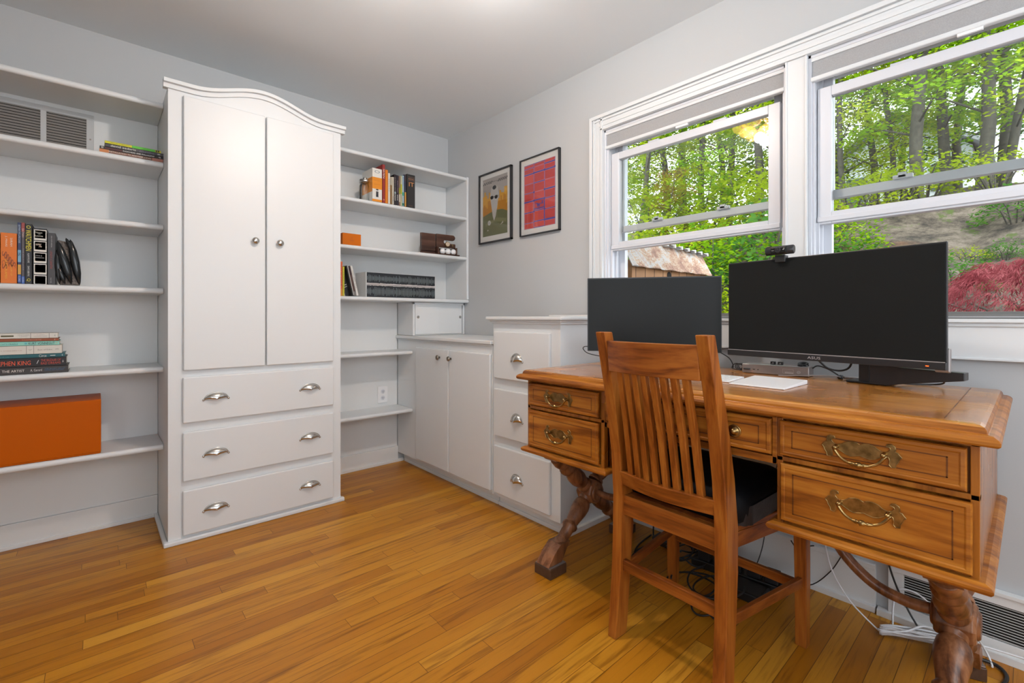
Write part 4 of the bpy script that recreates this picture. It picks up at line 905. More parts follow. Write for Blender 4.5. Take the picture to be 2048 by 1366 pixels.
# shelf 5 stack
g = 'books lying in a stack on the fifth shelf'; z = .8035
F5 = dict(lying=True, yf=-.272, group=g)
def b5(label, xr, w, h, d, cover, pr): 
    global z
    book(label, xr-h, z, w, h, d, cover, pr, **F5); z += w+.0005
b5('black hardback lowest in the stack, white serif title and blue small print', -2.157, .029, .245, .175, (.040, .034, .034), [('t', 'THE ARTIST', .33, .5, .26, .34, (.72, .68, .62)), ('t', 'A. Gerard', .60, .5, .14, .36, (.62, .60, .58)), ('t', 'THE SECRET LIFE OF', .83, .62, .26, .13, (.06, .17, .30)), ('t', 'PAINTERS AND CRAFTSMEN', .82, .42, .24, .13, (.06, .17, .34))])
b5('thick black hardback with bright red author lettering in the lying stack', -2.163, .0365, .240, .165, (.010, .007, .009), [('t', 'STEPHEN KING', .32, .46, .46, .50, (.75, .10, .035)), ('t', '/', .635, .52, .03, .4, (.6, .6, .6)), ('t', 'THE BAZAAR OF', .80, .68, .25, .27, (.55, .06, .03)), ('t', 'BAD DREAMS', .80, .34, .25, .27, (.55, .06, .03)), ('t', 'A', .955, .5, .02, .3, (.7, .7, .7))])
b5('thin dark teal hardback between the red-lettered book and the wide cream one', -2.168, .0155, .225, .165, (.006, .095, .115), [('t', 'James McBride', .15, .4, .24, .4, (.07, .25, .28)), ('t', 'Circe', .70, .5, .10, .75, (.62, .62, .62)), ('r', .80, .87, .38, .58, (.55, .58, .6)), ('t', '<', .965, .5, .015, .6, (.75, .75, .75))])
b5('thick cream paperback with two grey bands, middle of the lying stack', -2.177, .0355, .215, .135, (.66, .63, .57), [('r', .50, .507, 0, 1, (.25, .23, .21)), ('r', .60, .607, 0, 1, (.25, .23, .21)), ('t', 'JOHN STEINBECK', .25, .45, .40, .12, (.42, .25, .2)), ('t', '<o>', .554, .5, .045, .14, (.2, .2, .2)), ('t', 'East of Eden', .76, .48, .20, .16, (.2, .18, .17)), ('t', '(O)', .93, .5, .045, .18, (.12, .12, .12))])
b5('thin mint green paperback with black brush lettering in the lying stack', -2.185, .0170, .205, .135, (.27, .62, .53), [('t', "CAT'S CRADLE", .28, .45, .24, .36, (.03, .18, .2)), ('t', 'w', .51, .5, .04, .5, (.02, .35, .5)), ('t', 'KURT VONNEGUT', .74, .5, .38, .62, (.02, .025, .03)), ('r', .94, .975, .3, .75, (.35, .55, .42))])
b5('thin rust brown paperback second from the top of the lying stack', -2.187, .0120, .203, .135, (.28, .062, .014), [('t', 'SLAUGHTERHOUSE FIVE', .60, .5, .28, .42, (.62, .3, .2)), ('t', '<', .94, .5, .015, .6, (.7, .6, .5))])
b5('white paperback with thin diagonal lines, topmost of the lying stack', -2.190, .0215, .200, .130, (.68, .655, .60), [('r', .17, .35, .35, .65, (.10, .085, .035)), ('t', 'SINCLAIR', .49, .66, .17, .24, (.45, .42, .38)), ('t', 'LEWIS', .49, .36, .11, .22, (.45, .42, .38)), ('t', "IT CAN'T", .74, .66, .12, .18, (.4, .38, .36)), ('t', 'HAPPEN HERE', .74, .38, .20, .18, (.4, .38, .36)), ('r', .59, .596, 0, 1, (.1, .1, .1)), ('r', .865, .871, 0, 1, (.1, .1, .1)), ('t', '4', .955, .5, .015, .5, (.25, .25, .25))])
# big orange box on shelf 6
t = T('storage_box', 'large glossy orange lidded box on the lowest left shelf', 'box', (-2.27, -.17, .4295))
t.part('body', B().box(-2.50, -2.051, -.274, -.047, .430, .440), M['orangeL'], bevel=.003)
t.part('lid', B().box(-2.501, -2.050, -.277, -.044, .437, .672), M['orangeL'], bevel=.003)
# ---- right bookcase, shelf at 1.780
z = 1.7805; g = 'upright books on the second shelf of the corner bookcase'; YR = -.270
# jar
t = T('glass_jar', 'clear glass jar with a steel lid at the left end of the upright books', 'jar', (-.772, -.195, 1.781)); t.o.scale = (1.05, 1.05, 1.2)
t.part('glass', B().lathe((0, 0, .0005), (0, 0, 1), [(0, .030), (.003, .034), (.085, .034), (.096, .028), (.104, .028), (.104, .0265), (.095, .0265), (.084, .0325), (.006, .0325), (.004, .002)], 28), M['jar'], local=True, bevel=0)
t.part('lid', B().lathe((0, 0, .104), (0, 0, 1), [(0, .031), (.001, .035), (.012, .035), (.016, .033), (.0165, .002)], 28), M['nickel'], local=True, bevel=0)
t.part('lid_dome', B().lathe((0, 0, .1206), (0, 0, 1), [(0, .012), (.010, .013), (.013, .011), (.014, .001)], 20), M['nickel'], local=True, bevel=0)
book('thick cream and orange game box with a black standing figure on its narrow side', -.757, z, .066, .212, .150, (.70, .68, .63), [('r', .27, .62, 0, 1, (.72, .25, .01)), ('r', .93, 1, 0, 1, (.72, .25, .01)), ('t', 'O', .10, .5, .55, .085, (.16, .24, .28), 'x'), ('t', 'how to be a', .36, .5, .7, .035, (.45, .14, .01), 'x'), ('t', 'gentleman', .48, .5, .6, .03, (.45, .14, .01), 'x'), ('t', 'i', .74, .5, .30, .24, (.05, .05, .06), 'x'), ('t', 'A', .80, .5, .22, .14, (.05, .05, .06), 'x'), ('t', 'O', .645, .5, .14, .04, (.05, .05, .06), 'x')], yf=YR, name='book_box', pages=False)
BX = bpy.data.objects['book_box']
b = B(); b.quad((-.0004, 0, .062), (-.0004, .15, .062), (-.0004, .15, .155), (-.0004, 0, .155)); o = bpy.data.objects.new('side_print', b.mesh('side_print', [colm((.72, .25, .01))])); sc.collection.objects.link(o); o.parent = BX
b = B().box(.002, .064, .0035, .149, .001, .211); o = bpy.data.objects.new('box_body', b.mesh('box_body', [colm((.70, .68, .63))])); sc.collection.objects.link(o); o.parent = BX
RB = [('dark red tall paperback with pale lettering next to the orange and cream box', .019, .248, .16, (.27, .022, .018), [('t', 'SE7EN', .24, .5, .24, .6, (.72, .6, .5)), ('t', 'O', .92, .5, .035, .5, (.8, .7, .6))]),
      ('plain orange hardback just right of the dark red one', .0185, .218, .15, (.66, .19, .006), [('t', 'i', .15, .5, .08, .1, (.4, .1, .0))]),
      ('narrow white paperback right of the plain orange one', .0145, .200, .14, (.66, .62, .56), [('t', 'ESSAYS', .4, .5, .4, .4, (.4, .35, .33))]),
      ('tan paperback with a cream upper half, shortest in the corner row', .0125, .178, .13, (.23, .13, .05), [('r', 0, .3, 0, 1, (.4, .36, .28))]),
      ('cream slim paperback left of the two black ones', .0125, .180, .13, (.55, .50, .40), [('t', 'NOVEL', .8, .5, .2, .5, (.15, .15, .2))]),
      ('black paperback with white vertical lettering and a blue spot', .0165, .200, .15, (.014, .010, .013), [('t', 'GEORGE R R MARTIN', .34, .5, .5, .4, (.33, .25, .25)), ('r', .57, .63, .2, .8, (.35, .5, .5)), ('t', 'DREAM', .75, .5, .22, .5, (.7, .66, .6))]),
      ('second black paperback with white vertical lettering and a small white bird mark', .0155, .198, .15, (.016, .011, .02), [('t', 'GEORGE R R MARTIN', .38, .5, .4, .4, (.33, .2, .25)), ('t', 'V', .66, .5, .04, .5, (.6, .6, .6)), ('t', 'BREAK', .76, .5, .18, .5, (.66, .62, .55))]),
      ('brown mottled paperback with a cream label low on its spine', .0115, .196, .15, (.21, .13, .09), [('r', .62, .88, .1, .95, (.5, .44, .36)), ('r', .4, .6, .1, .9, (.28, .26, .02))]),
      ('yellow-green and cream paperback beside the pale blue striped one', .0125, .200, .15, (.48, .46, .30), [('r', .28, .6, .05, .95, (.42, .40, .03)), ('t', 'abc', .75, .5, .2, .4, (.2, .2, .15))]),
      ('pale blue paperback with a turquoise band', .0125, .205, .15, (.36, .50, .55), [('t', 'READERS', .2, .6, .3, .5, (.15, .16, .4)), ('r', .55, .66, 0, 1, (.05, .34, .24)), ('r', .9, .98, 0, 1, (.02, .15, .1))]),
      ('navy and ochre paperback leaning next to the thick black horror novel', .0155, .214, .15, (.024, .026, .05), [('r', .55, 1, .3, 1, (.52, .26, .05)), ('r', 0, .2, .4, 1, (.05, .03, .03))])]
x = -.688
for lab, w_, h_, d_, c_, pr in RB:
    book(lab, x, z, w_, h_, d_, c_, pr, yf=YR, group=g); x += w_+.0010
XI = x+.004
book('very thick black horror novel with a two-letter orange title, last of its row', XI, z, .062, .222, .16, (.022, .020, .020), [('r', .0, .0, 0, 0, K), ('t', 'KING', .135, .55, .66, .052, (.42, .20, .11), 'x'), ('r', .075, .080, .18, .92, (.35, .17, .1)), ('r', .178, .183, .18, .92, (.35, .17, .1)), ('t', 'IT', .30, .56, .62, .125, (.72, .30, .09), 'x'), ('t', 'SIGNET', .95, .5, .45, .018, (.28, .14, .08), 'x')], yf=YR, lean=.0, group=g)
t = T('bookend', 'small steel wire bookend at the right end of the corner book row', 'bookend', (XI+.068, -.20, 1.781))
b = B(); b.tube([(0, -.05, .001), (0, -.05, .052), (0, .03, .052), (0, .03, .001)], .0016, 6); b.tube([(0, -.02, .001), (0, -.02, .052)], .0012, 6); b.tube([(0, -.05, .026), (0, .03, .026)], .0012, 6); t.part('wire_frame', b, M['nickel'], local=True, bevel=0)
t.part('foot', B().box(-.001, .022, -.05, .03, .0002, .0012), M['nickel'], local=True, bevel=0)
# shelf at 1.486: orange box and walnut organiser
t = T('gift_box', 'small orange box standing on the shelf beside the wardrobe', 'box', (-.885, -.22, 1.4865))
b = B(); b.box(-.945, -.828, -.262, -.215, 1.487, 1.558); t.part('body', b, M['orange'], bevel=.001)
b = B(); put_text(b, 'C', (-.887, -.2626, 1.530), (1, 0, 0), (0, 0, 1), None, .012); put_text(b, 'PARIS', (-.887, -.2626, 1.515), (1, 0, 0), (0, 0, 1), .028); t.part('stamp', b, colm((.34, .08, .003)), bevel=0)
t = T('desk_organiser', 'dark walnut watch and phone holder standing in the corner of the shelves', 'organiser', (-.24, -.20, 1.4865), math.radians(-6))
def hook_outline():
    o = [(-.005, 0), (.15, 0), (.15, .082), (.145, .090), (.065, .090)]
    o += [(.058, .094), (.055, .102), (.058, .110), (.065, .114)]
    o += [(.125, .114)] + [(.125+.020*math.sin(a), .134-.020*math.cos(a)) for a in [PI*k/8 for k in range(9)]] + [(-.005, .154)]
    return o
b = B().box(-.118, -.006, -.055, .05, .0005, .008); b.box(-.118, -.006, .0, .012, .008, .154); b.box(-.006, .165, -.06, .05, .0005, .008)
t.part('base', b, M['walnut'], local=True)
t.part('phone_rest', B().box(-.118, -.010, -.014, -.002, .028, .152), M['walnut'], local=True)
t.part('hook_panel', B().prism([(u, .062+v*.60) if False else (u, v) for u, v in [(-.005, .060), (.148, .060), (.150, .062), (.150, .086), (.146, .090), (.062, .090), (.055, .096), (.055, .108), (.062, .114), (.128, .114)]+[(.128+.020*math.sin(a), .134-.020*math.cos(a)) for a in [PI*k/8 for k in range(9)]]+[(-.005, .154)]], 'xz', -.02, -.002), M['walnut'], local=True)
b = B(); b.box(-.006, .002, -.05, .04, .008, .06); b.box(.144, .150, -.05, .04, .008, .06); b.box(-.006, .150, .035, .04, .008, .06); t.part('ball_tray', b, M['walnut'], local=True)
org = Matrix.Translation(Vector((-.24, -.20, 1.4865))) @ Matrix.Rotation(math.radians(-6), 4, 'Z')
for k, (x, lab) in enumerate(((.040, 'leftmost of the three white golf balls in the walnut holder'), (.084, 'middle one of the three white golf balls in the walnut holder'), (.127, 'rightmost of the three white golf balls in the walnut holder'))):
    b = B().lathe((0, 0, 0), (0, 0, 1), [(.0213*(1-math.cos(a)), max(.0002, .0213*math.sin(a))) for a in [PI*j/14 for j in range(15)]], 20)
    single('golf_ball', b, M['keyw'], lab, 'golf ball', 'golf balls in the walnut holder', bevel=0).location = org @ Vector((x, -.028, .0085))
t = T('wristwatch', 'gold wristwatch resting on the walnut holder above the golf balls', 'watch', org @ Vector((.075, -.030, .082)), math.radians(-6))
t.part('case', B().lathe((0, -.004, 0), NY, [(0, .017), (.002, .0185), (.007, .0185), (.008, .015)], 24), M['brass'], local=True, bevel=0)
t.part('dial', B().lathe((0, -.012, 0), NY, [(0, .0148), (.0004, .0148)], 24), colm((.62, .48, .36)), local=True, bevel=0)
b = B(); b.box(-.0006, .0006, -.0130, -.0126, -.001, .009); b.box(-.001, .007, -.0130, -.0126, -.0006, .0006); t.part('hands', b, M['dknickel'], local=True, bevel=0)
b = B().tube([(.004*0+.020, -.001, -.004), (.036, .0, -.006), (.052, .004, -.006), (.060, .006, -.004)], .004, 8, .5); t.part('strap', b, M['walnut'], local=True, bevel=0); t.part('buckle', B().box(.040, .044, -.007, .003, -.013, .003), M['brass'], local=True)
# shelf at 1.170
z = 1.1705; g = 'books standing and leaning beside the wardrobe on the lowest upper shelf'
book('orange-red paperback with blurred vertical lettering, pressed against the wardrobe', -.969, z, .020, .208, .14, (.66, .13, .03), [('t', 'CHUCK PALAHNIUK', .38, .5, .68, .62, (.30, .03, .02)), ('r', .80, 1, 0, 1, (.62, .25, .03))], yf=YR, group=g)
book('thin yellow-green paperback between the orange and the leaning black one', -.948, z, .0115, .178, .14, (.55, .50, .03), [('t', 'LULLABY', .5, .5, .6, .4, (.25, .25, .02))], yf=YR, group=g)
la = -math.radians(12.5)
for (x_, w_, h_, c_, pr, lab) in ((-.888, .012, .186, (.010, .010, .010), [('r', 0, 1, .7, 1, (.6, .58, .53))], 'black book with a white front edge leaning toward the yellow-green one'),
                                 (-.8745, .0125, .185, (.085, .04, .03), [('r', 0, .3, 0, 1, (.03, .01, .015)), ('r', .86, 1, 0, 1, (.18, .16, .15))], 'dark brown book leaning between the black and the white one'),
                                 (-.8605, .014, .186, (.62, .60, .56), [('t', 'ooo ooo ooo', .45, .5, .6, .4, (.25, .24, .22))], 'white book with dotted spine, outermost of the three leaning ones')):
    book(lab, x_, z+.0032, w_, h_, .14, c_, pr, yf=YR, lean=la, group=g)
t = T('photo_print', 'black card with two white slashes leaning behind the slanted books', 'card', (-.925, -.222, z+.001))
b = B().box(-.022, .036, -.001, .001, 0, .15); t.part('card', b, M['blacksat'], local=True, bevel=0)
b = B(); b.quad((-.022, -.0016, .055), (.020, -.0016, .072), (.020, -.0016, .077), (-.022, -.0016, .060)); b.quad((-.022, -.0016, .035), (.026, -.0016, .062), (.026, -.0016, .067), (-.022, -.0016, .041)); b.quad((-.014, -.0016, .0), (.012, -.0016, .0), (.006, -.0016, .024), (-.018, -.0016, .024)); t.part('print', b, colm((.5, .48, .44)), local=True, bevel=0)
# boxed record set: white slip case with black and white wave print
random.seed(3)
t = T('boxed_set', 'long white slipcase of two rows of black spines with white waveform print', 'boxed set', (-.53, -.20, z))
bx0, bx1, by = -.795, -.283, -.262
b = B(); b.box(bx0, bx0+.004, by, by+.16, z+.0005, z+.158); b.box(bx1-.002, bx1, by, by+.16, z+.0005, z+.158); b.box(bx0, bx1, by, by+.16, z+.156, z+.158); b.box(bx0, bx1, by+.158, by+.16, z+.0005, z+.158)
t.part('slipcase', b, M['white2'], bevel=.0008)
n = 50; 
for row, (z0, z1) in enumerate(((z+.001, z+.078), (z+.080, z+.155))):
    for k in range(n):
        x0 = bx0+.0055+(bx1-bx0-.0085)*k/n; x1 = bx0+.0055+(bx1-bx0-.0085)*(k+1)/n-.0006
        b = B(); b.box(x0, x1, by+.0015, by+.15, z0, z1)
        o = t.part('spine', b, [colm((.012, .015, .020)), colm((.30, .36, .38)), colm((.52, .49, .48))], bevel=0)
        me = o.data; vs = [tuple(v.co) for v in me.vertices]; fs = [tuple(p_.vertices) for p_ in me.polygons]; mi = [0]*len(fs)
        off = Vector(t.loc); xm = (x0+x1)/2-off.x; yy = by+.0010-off.y; zc = (z0+z1)/2+(.002 if row else -.004)-off.z
        amp = (.010+.016*abs(math.sin(k*.9))*random.random()+.005*random.random()) if row else .012+.018*random.random()
        def qd(xa, xb, za, zb, m_): 
            o_ = len(vs); vs.extend([(xa, yy, za), (xb, yy, za), (xb, yy, zb), (xa, yy, zb)]); fs.append((o_, o_+1, o_+2, o_+3)); mi.append(m_)
        qd(xm-.0013, xm+.0004, zc-amp, zc+amp, 1); qd(xm+.0014, xm+.0022, zc-amp*.6, zc+amp*.55, 1)
        e = random.uniform(-.0012, .0012)
        if row: qd(x0-off.x, x1-off.x, z0-off.z, z0+.009+e-off.z, 2)
        else: qd(x0-off.x, x1-off.x, z1-.005+e-off.z, z1-off.z, 2)
        me2 = bpy.data.meshes.new('spine'); me2.from_pydata(vs, [], fs)
        for m_ in me.materials: me2.materials.append(m_)
        for p_, q in zip(me2.polygons, mi): p_.material_index = q
        o.data = me2
# ------------------------------------------------------------------ framed prints on the window wall
def picture(label, y0, y1, z0, z1, paint, fr=.009):
    t = T('picture_frame', label, 'picture', (-.012, (y0+y1)/2, z0), group=None)
    b = B()
    for a0, a1, c0, c1 in ((y0, y0-fr, z0, z1), (y1+fr, y1, z0, z1), (y0, y1, z0, z0+fr), (y0, y1, z1-fr, z1)): b.box(-.022, -.001, a0, a1, c0, c1)
    t.part('frame', b, M['blacksat'], bevel=.0008)
    t.part('mat_board', B().box(-.010, -.002, y0-fr+.001, y1+fr-.001, z0+fr-.001, z1-fr+.001), colm((.60, .585, .555), .7), bevel=0)
    b, mats = paint(y0, y1, z0, z1); t.part('print', b, mats, bevel=0)
    t.part('glazing', B().box(-.0175, -.0165, y0-fr+.001, y1+fr-.001, z0+fr-.001, z1-fr+.001), M['pictureglass'], bevel=0)
def canvas(y0, y1, z0, z1):
    W_ = y0-y1; Hh = z1-z0
    def Q(b, u0, u1, v0, v1, d=0, sk=0): b.quad((-.0104-d, y0-u0*W_, z0+v0*Hh), (-.0104-d, y0-u1*W_, z0+v0*Hh), (-.0104-d, y0-(u1+sk)*W_, z0+v1*Hh), (-.0104-d, y0-(u0+sk)*W_, z0+v1*Hh))
    def Pg(b, pts, d=0):
        o_ = len(b.v); b.v += [(-.0104-d, y0-u*W_, z0+v*Hh) for u, v in pts]; b.f.append([o_+i for i in range(len(pts))]); b.m.append(b.cur); b.smooth.append(False)
    return Q, Pg
def paint_a(y0, y1, z0, z1):
    Q, Pg = canvas(y0, y1, z0, z1); b = B(); random.seed(11)
    cols = [(.30, .27, .25), (.115, .12, .05), (.52, .27, .02), (.40, .17, .012), (.40, .385, .365), (.02, .018, .018), (.17, .17, .08)]
    b.cur = 0; Q(b, .11, .87, .10, .92)
    b.cur = 2
    for k in range(16):
        u = .11+.76*k/16; h_ = random.uniform(.58, .72)+(.05 if u > .62 else 0)+(.06*random.random()); 
        if .36 < u < .58: h_ -= .02
        Q(b, u, u+.0475, .38, h_, .0002)
    b.cur = 3
    for k in range(19):
        u = .11+.76*k/19; h_ = random.uniform(.46, .60)+(.05 if u > .62 else 0); Q(b, u, u+.04, .36, h_, .0004)
    b.cur = 1; Pg(b, [(.11, .10), (.87, .10), (.87, .40), (.72, .44), (.5, .45), (.3, .42), (.11, .39)], .0006)
    b.cur = 6; Pg(b, [(.2, .28), (.55, .34), (.84, .30), (.84, .25), (.5, .29), (.2, .24)], .0008)
    b.cur = 4                                        # pale cone-shaped figure
    Pg(b, [(.47, .30), (.52, .36), (.56, .47), (.60, .60), (.62, .66), (.60, .70), (.58, .76), (.52, .80), (.44, .80), (.38, .76), (.36, .70), (.34, .66), (.36, .60), (.40, .47), (.43, .36)], .0010)
    b.cur = 5
    for (cu, cv, ru, rv) in ((.405, .635, .052, .026), (.535, .630, .052, .026), (.48, .77, .062, .030)):
        Pg(b, [(cu+ru*math.cos(a), cv+rv*math.sin(a)) for a in [2*PI*k/14 for k in range(14)]], .0012)
    Q(b, .35, .60, .640, .646, .0012)
    for s_ in range(10):
        for r_ in range(2):
            u = .12+.029*s_ if s_ < 10 else 0
            if (s_+r_) % 2: Q(b, u, u+.029, .855-.018*r_, .873-.018*r_, .0010, .01)
            u = .58+.029*s_
            if (s_+r_) % 2: Q(b, u, u+.029, .855-.018*r_, .873-.018*r_, .0010, .01)
    put_text(b, 'COMET KIDS', (-.0116, y0-.49*(y0-y1), z0+.855*(z1-z0)), (0, -1, 0), (0, 0, 1), .055, .008)
    b.cur = 4
    Pg(b, [(.32+.048*math.cos(a), .285+.036*math.sin(a)) for a in [2*PI*k/14 for k in range(14)]], .0010)
    Pg(b, [(.66, .225), (.75, .25), (.74, .275), (.70, .25)], .0010); Pg(b, [(.24, .175), (.30, .175), (.28, .195)], .0010)
    b.cur = 5; put_text(b, 'XO', (-.0118, y0-.32*(y0-y1), z0+.285*(z1-z0)), (0, -1, 0), (0, 0, 1), .016, .010)
    return b, [colm(c, .6) for c in cols]
def paint_b(y0, y1, z0, z1):
    Q, Pg = canvas(y0, y1, z0, z1); b = B(); random.seed(4)
    cols = [(.46, .05, .045), (.41, .038, .034), (.52, .16, .18), (.05, .05, .28), (.50, .062, .052)]
    b.cur = 3; Q(b, .10, .89, .085, .915)
    us = [.10, .36, .63, .89]; vs = [.085, .165, .30, .435, .545, .665, .79, .865, .915]
    for j in range(8):
        for i in range(3):
            g_ = .006; sh = random.uniform(-.006, .006)
            q = 1.2 if (i == 1 and j == 3) else 1
            u0, u1, v0, v1 = us[i]+g_, us[i+1]-g_, vs[j]+g_*.9+sh, vs[j+1]-g_*.9+sh
            b.cur = 2; Q(b, u0, u1, max(v0, .086), min(v1, .914), .0003)
            b.cur = random.choice((0, 0, 1, 4)); Q(b, u0+.007, u1-.007, max(v0+.005, .087), min(v1-.005, .913), .0006)
    b.cur = 3                                         # thicker violet joints round the middle cell
    Q(b, .10, .36, .430, .442, .0008, 0); Q(b, .35, .64, .430, .446, .0008); Q(b, .35, .64, .320, .334, .0008); Q(b, .615, .638, .17, .44, .0008); Q(b, .62, .89, .158, .176, .0008); Q(b, .62, .89, .782, .796, .0008)
    for (u, v) in ((.36, .30), (.36, .435), (.36, .545), (.36, .79), (.63, .30), (.63, .435), (.63, .165), (.63, .79), (.88, .79), (.63, .545)): Pg(b, [(u+.022*math.cos(a), v+.014*math.sin(a)) for a in [2*PI*k/10 for k in range(10)]], .0009)
    Q(b, .40, .46, .385, .395, .0009); Q(b, .44, .47, .35, .39, .0009); Q(b, .47, .60, .375, .385, .0009); Q(b, .56, .585, .375, .42, .0009); Q(b, .48, .51, .345, .375, .0009)
    return b, [colm(c, .6) for c in cols]
picture('black framed poster of a pale cone figure in sunglasses before an orange skyline', -.419, -.767, 1.560, 2.053, paint_a, .010)
picture('black framed print of hand-drawn red tiles with violet joints', -.852, -1.196, 1.560, 2.052, paint_b, .006)
# ------------------------------------------------------------------ outdoors
def lerp(a, b, t): return a+(b-a)*t
def gz(x, y):
    ks = [(0, .1), (2.2, .15), (3.2, .55), (8, 3.0), (10, 3.35), (14, 3.9), (40, 8), (60, 10)]
    for (a, za), (b_, zb) in zip(ks, ks[1:]):
        if x <= b_: z = lerp(za, zb, (x-a)/(b_-a)); break
    n = noise.noise(Vector((x*.5, y*.5, 0)))*.35+noise.noise(Vector((x*1.7, y*1.7, 3)))*.16
    return z+n*min(1, max(0, (x-2.4)/3))
fwd = Vector((math.cos(ANG), math.sin(ANG))); rgt = Vector((math.sin(ANG), -math.cos(ANG)))
def bearing(px, x):
    """ground point at distance x beyond the window wall, on a compass bearing"""
    d = fwd+rgt*((px-1024)/931); t_ = (x+2.068)/d.x; return (x, -3.069+d.y*t_)
m, nt, p = newmat('rocky_bank'); tc = N(nt, 'ShaderNodeTexCoord')
mp = N(nt, 'ShaderNodeMapping'); mp.inputs['Scale'].default_value = (1, 1, 1.3); mp.inputs['Rotation'].default_value = (.6, 0, .4); nt.links.new(tc.outputs['Object'], mp.inputs[0])
n1 = N(nt, 'ShaderNodeTexNoise'); n1.inputs['Scale'].default_value = 3.2; n1.inputs['Detail'].default_value = 12; n1.inputs['Roughness'].default_value = .78; nt.links.new(mp.outputs[0], n1.inputs[0])
n2 = N(nt, 'ShaderNodeTexNoise'); n2.inputs['Scale'].default_value = .8; n2.inputs['Detail'].default_value = 4; nt.links.new(tc.outputs['Object'], n2.inputs[0])
c1 = ramp(nt, n1.outputs[0], [(.38, (.035, .026, .02)), (.47, (.11, .085, .062)), (.53, (.17, .135, .10)), (.62, (.27, .22, .175))])
c2 = ramp(nt, n1.outputs[0], [(.38, (.05, .03, .02)), (.52, (.15, .075, .04)), (.62, (.25, .14, .08))])
mx = N(nt, 'ShaderNodeMix', data_type='RGBA'); nt.links.new(ramp(nt, n2.outputs[0], [(.5, (0, 0, 0)), (.62, (1, 1, 1))]), mx.inputs[0]); nt.links.new(c1, mx.inputs[6]); nt.links.new(c2, mx.inputs[7]); n5 = N(nt, 'ShaderNodeTexNoise'); n5.inputs['Scale'].default_value = 2.6; n5.inputs['Detail'].default_value = 9; n5.inputs['Roughness'].default_value = .75; nt.links.new(tc.outputs['Object'], n5.inputs[0])
mg = N(nt, 'ShaderNodeMix', data_type='RGBA'); nt.links.new(ramp(nt, n5.outputs[0], [(.57, (0, 0, 0)), (.62, (1, 1, 1))]), mg.inputs[0]); nt.links.new(mx.outputs[2], mg.inputs[6]); mg.inputs[7].default_value = (.09, .13, .02, 1)
nt.links.new(mg.outputs[2], p.inputs[0])
p.inputs['Roughness'].default_value = .9; bp = N(nt, 'ShaderNodeBump'); bp.inputs['Distance'].default_value = .15; nt.links.new(n1.outputs[0], bp.inputs['Height']); nt.links.new(bp.outputs[0], p.inputs['Normal']); M['bank'] = m
b = B(); nx_, ny_ = 90, 90
X = [.2+59*(i/nx_)**2 for i in range(nx_+1)]; Yv = [-14+54*j/ny_ for j in range(ny_+1)]
b.add([(x, y, gz(x, y)) for x in X for y in Yv], [(i*(ny_+1)+j, (i+1)*(ny_+1)+j, (i+1)*(ny_+1)+j+1, i*(ny_+1)+j+1) for i in range(nx_) for j in range(ny_)], True)
single('hillside', b, M['bank'], kind='structure', bevel=0)
M['leafA'] = leaf_mat('spring_leaf_green', [(.3, (.13, .28, .008)), (.5, (.28, .48, .010)), (.7, (.46, .62, .03))], 1.2)
M['leafB'] = leaf_mat('spring_leaf_yellow', [(.3, (.24, .33, .008)), (.5, (.42, .52, .012)), (.7, (.60, .66, .04))], 1.2)
M['leafE'] = leaf_mat('shrub_leaf_yellow', [(.3, (.12, .19, .006)), (.5, (.25, .33, .010)), (.7, (.42, .46, .03))], 1.2)
M['leafF'] = leaf_mat('shrub_leaf_green', [(.3, (.06, .16, .006)), (.5, (.16, .30, .010)), (.7, (.30, .42, .02))], 1.2)
M['leafC'] = leaf_mat('copper_leaf', [(.3, (.15, .055, .012)), (.5, (.24, .13, .02)), (.7, (.22, .25, .02))], 1.6)
M['leafD'] = leaf_mat('deep_leaf_green', [(.3, (.03, .085, .015)), (.5, (.065, .17, .028)), (.7, (.14, .27, .045))], 1.4)
M['leafR'] = leaf_mat('crimson_lace_leaf', [(.3, (.11, .02, .025)), (.5, (.25, .055, .065)), (.7, (.40, .13, .14))], 5)
def leaf(b, c, s, tilt):
    a = random.uniform(0, 2*PI); u = Vector((math.cos(a), math.sin(a), random.uniform(-tilt, tilt))); w_ = Vector((-math.sin(a), math.cos(a), random.uniform(-tilt, tilt)))
    c = Vector(c); b.v += [tuple(c-u*s*.55), tuple(c+w_*s*.42-u*s*.1), tuple(c+u*s*.6), tuple(c-w_*s*.42-u*s*.1)]
    o = len(b.v)-4; b.f.append([o, o+1, o+2, o+3]); b.m.append(0); b.smooth.append(False)
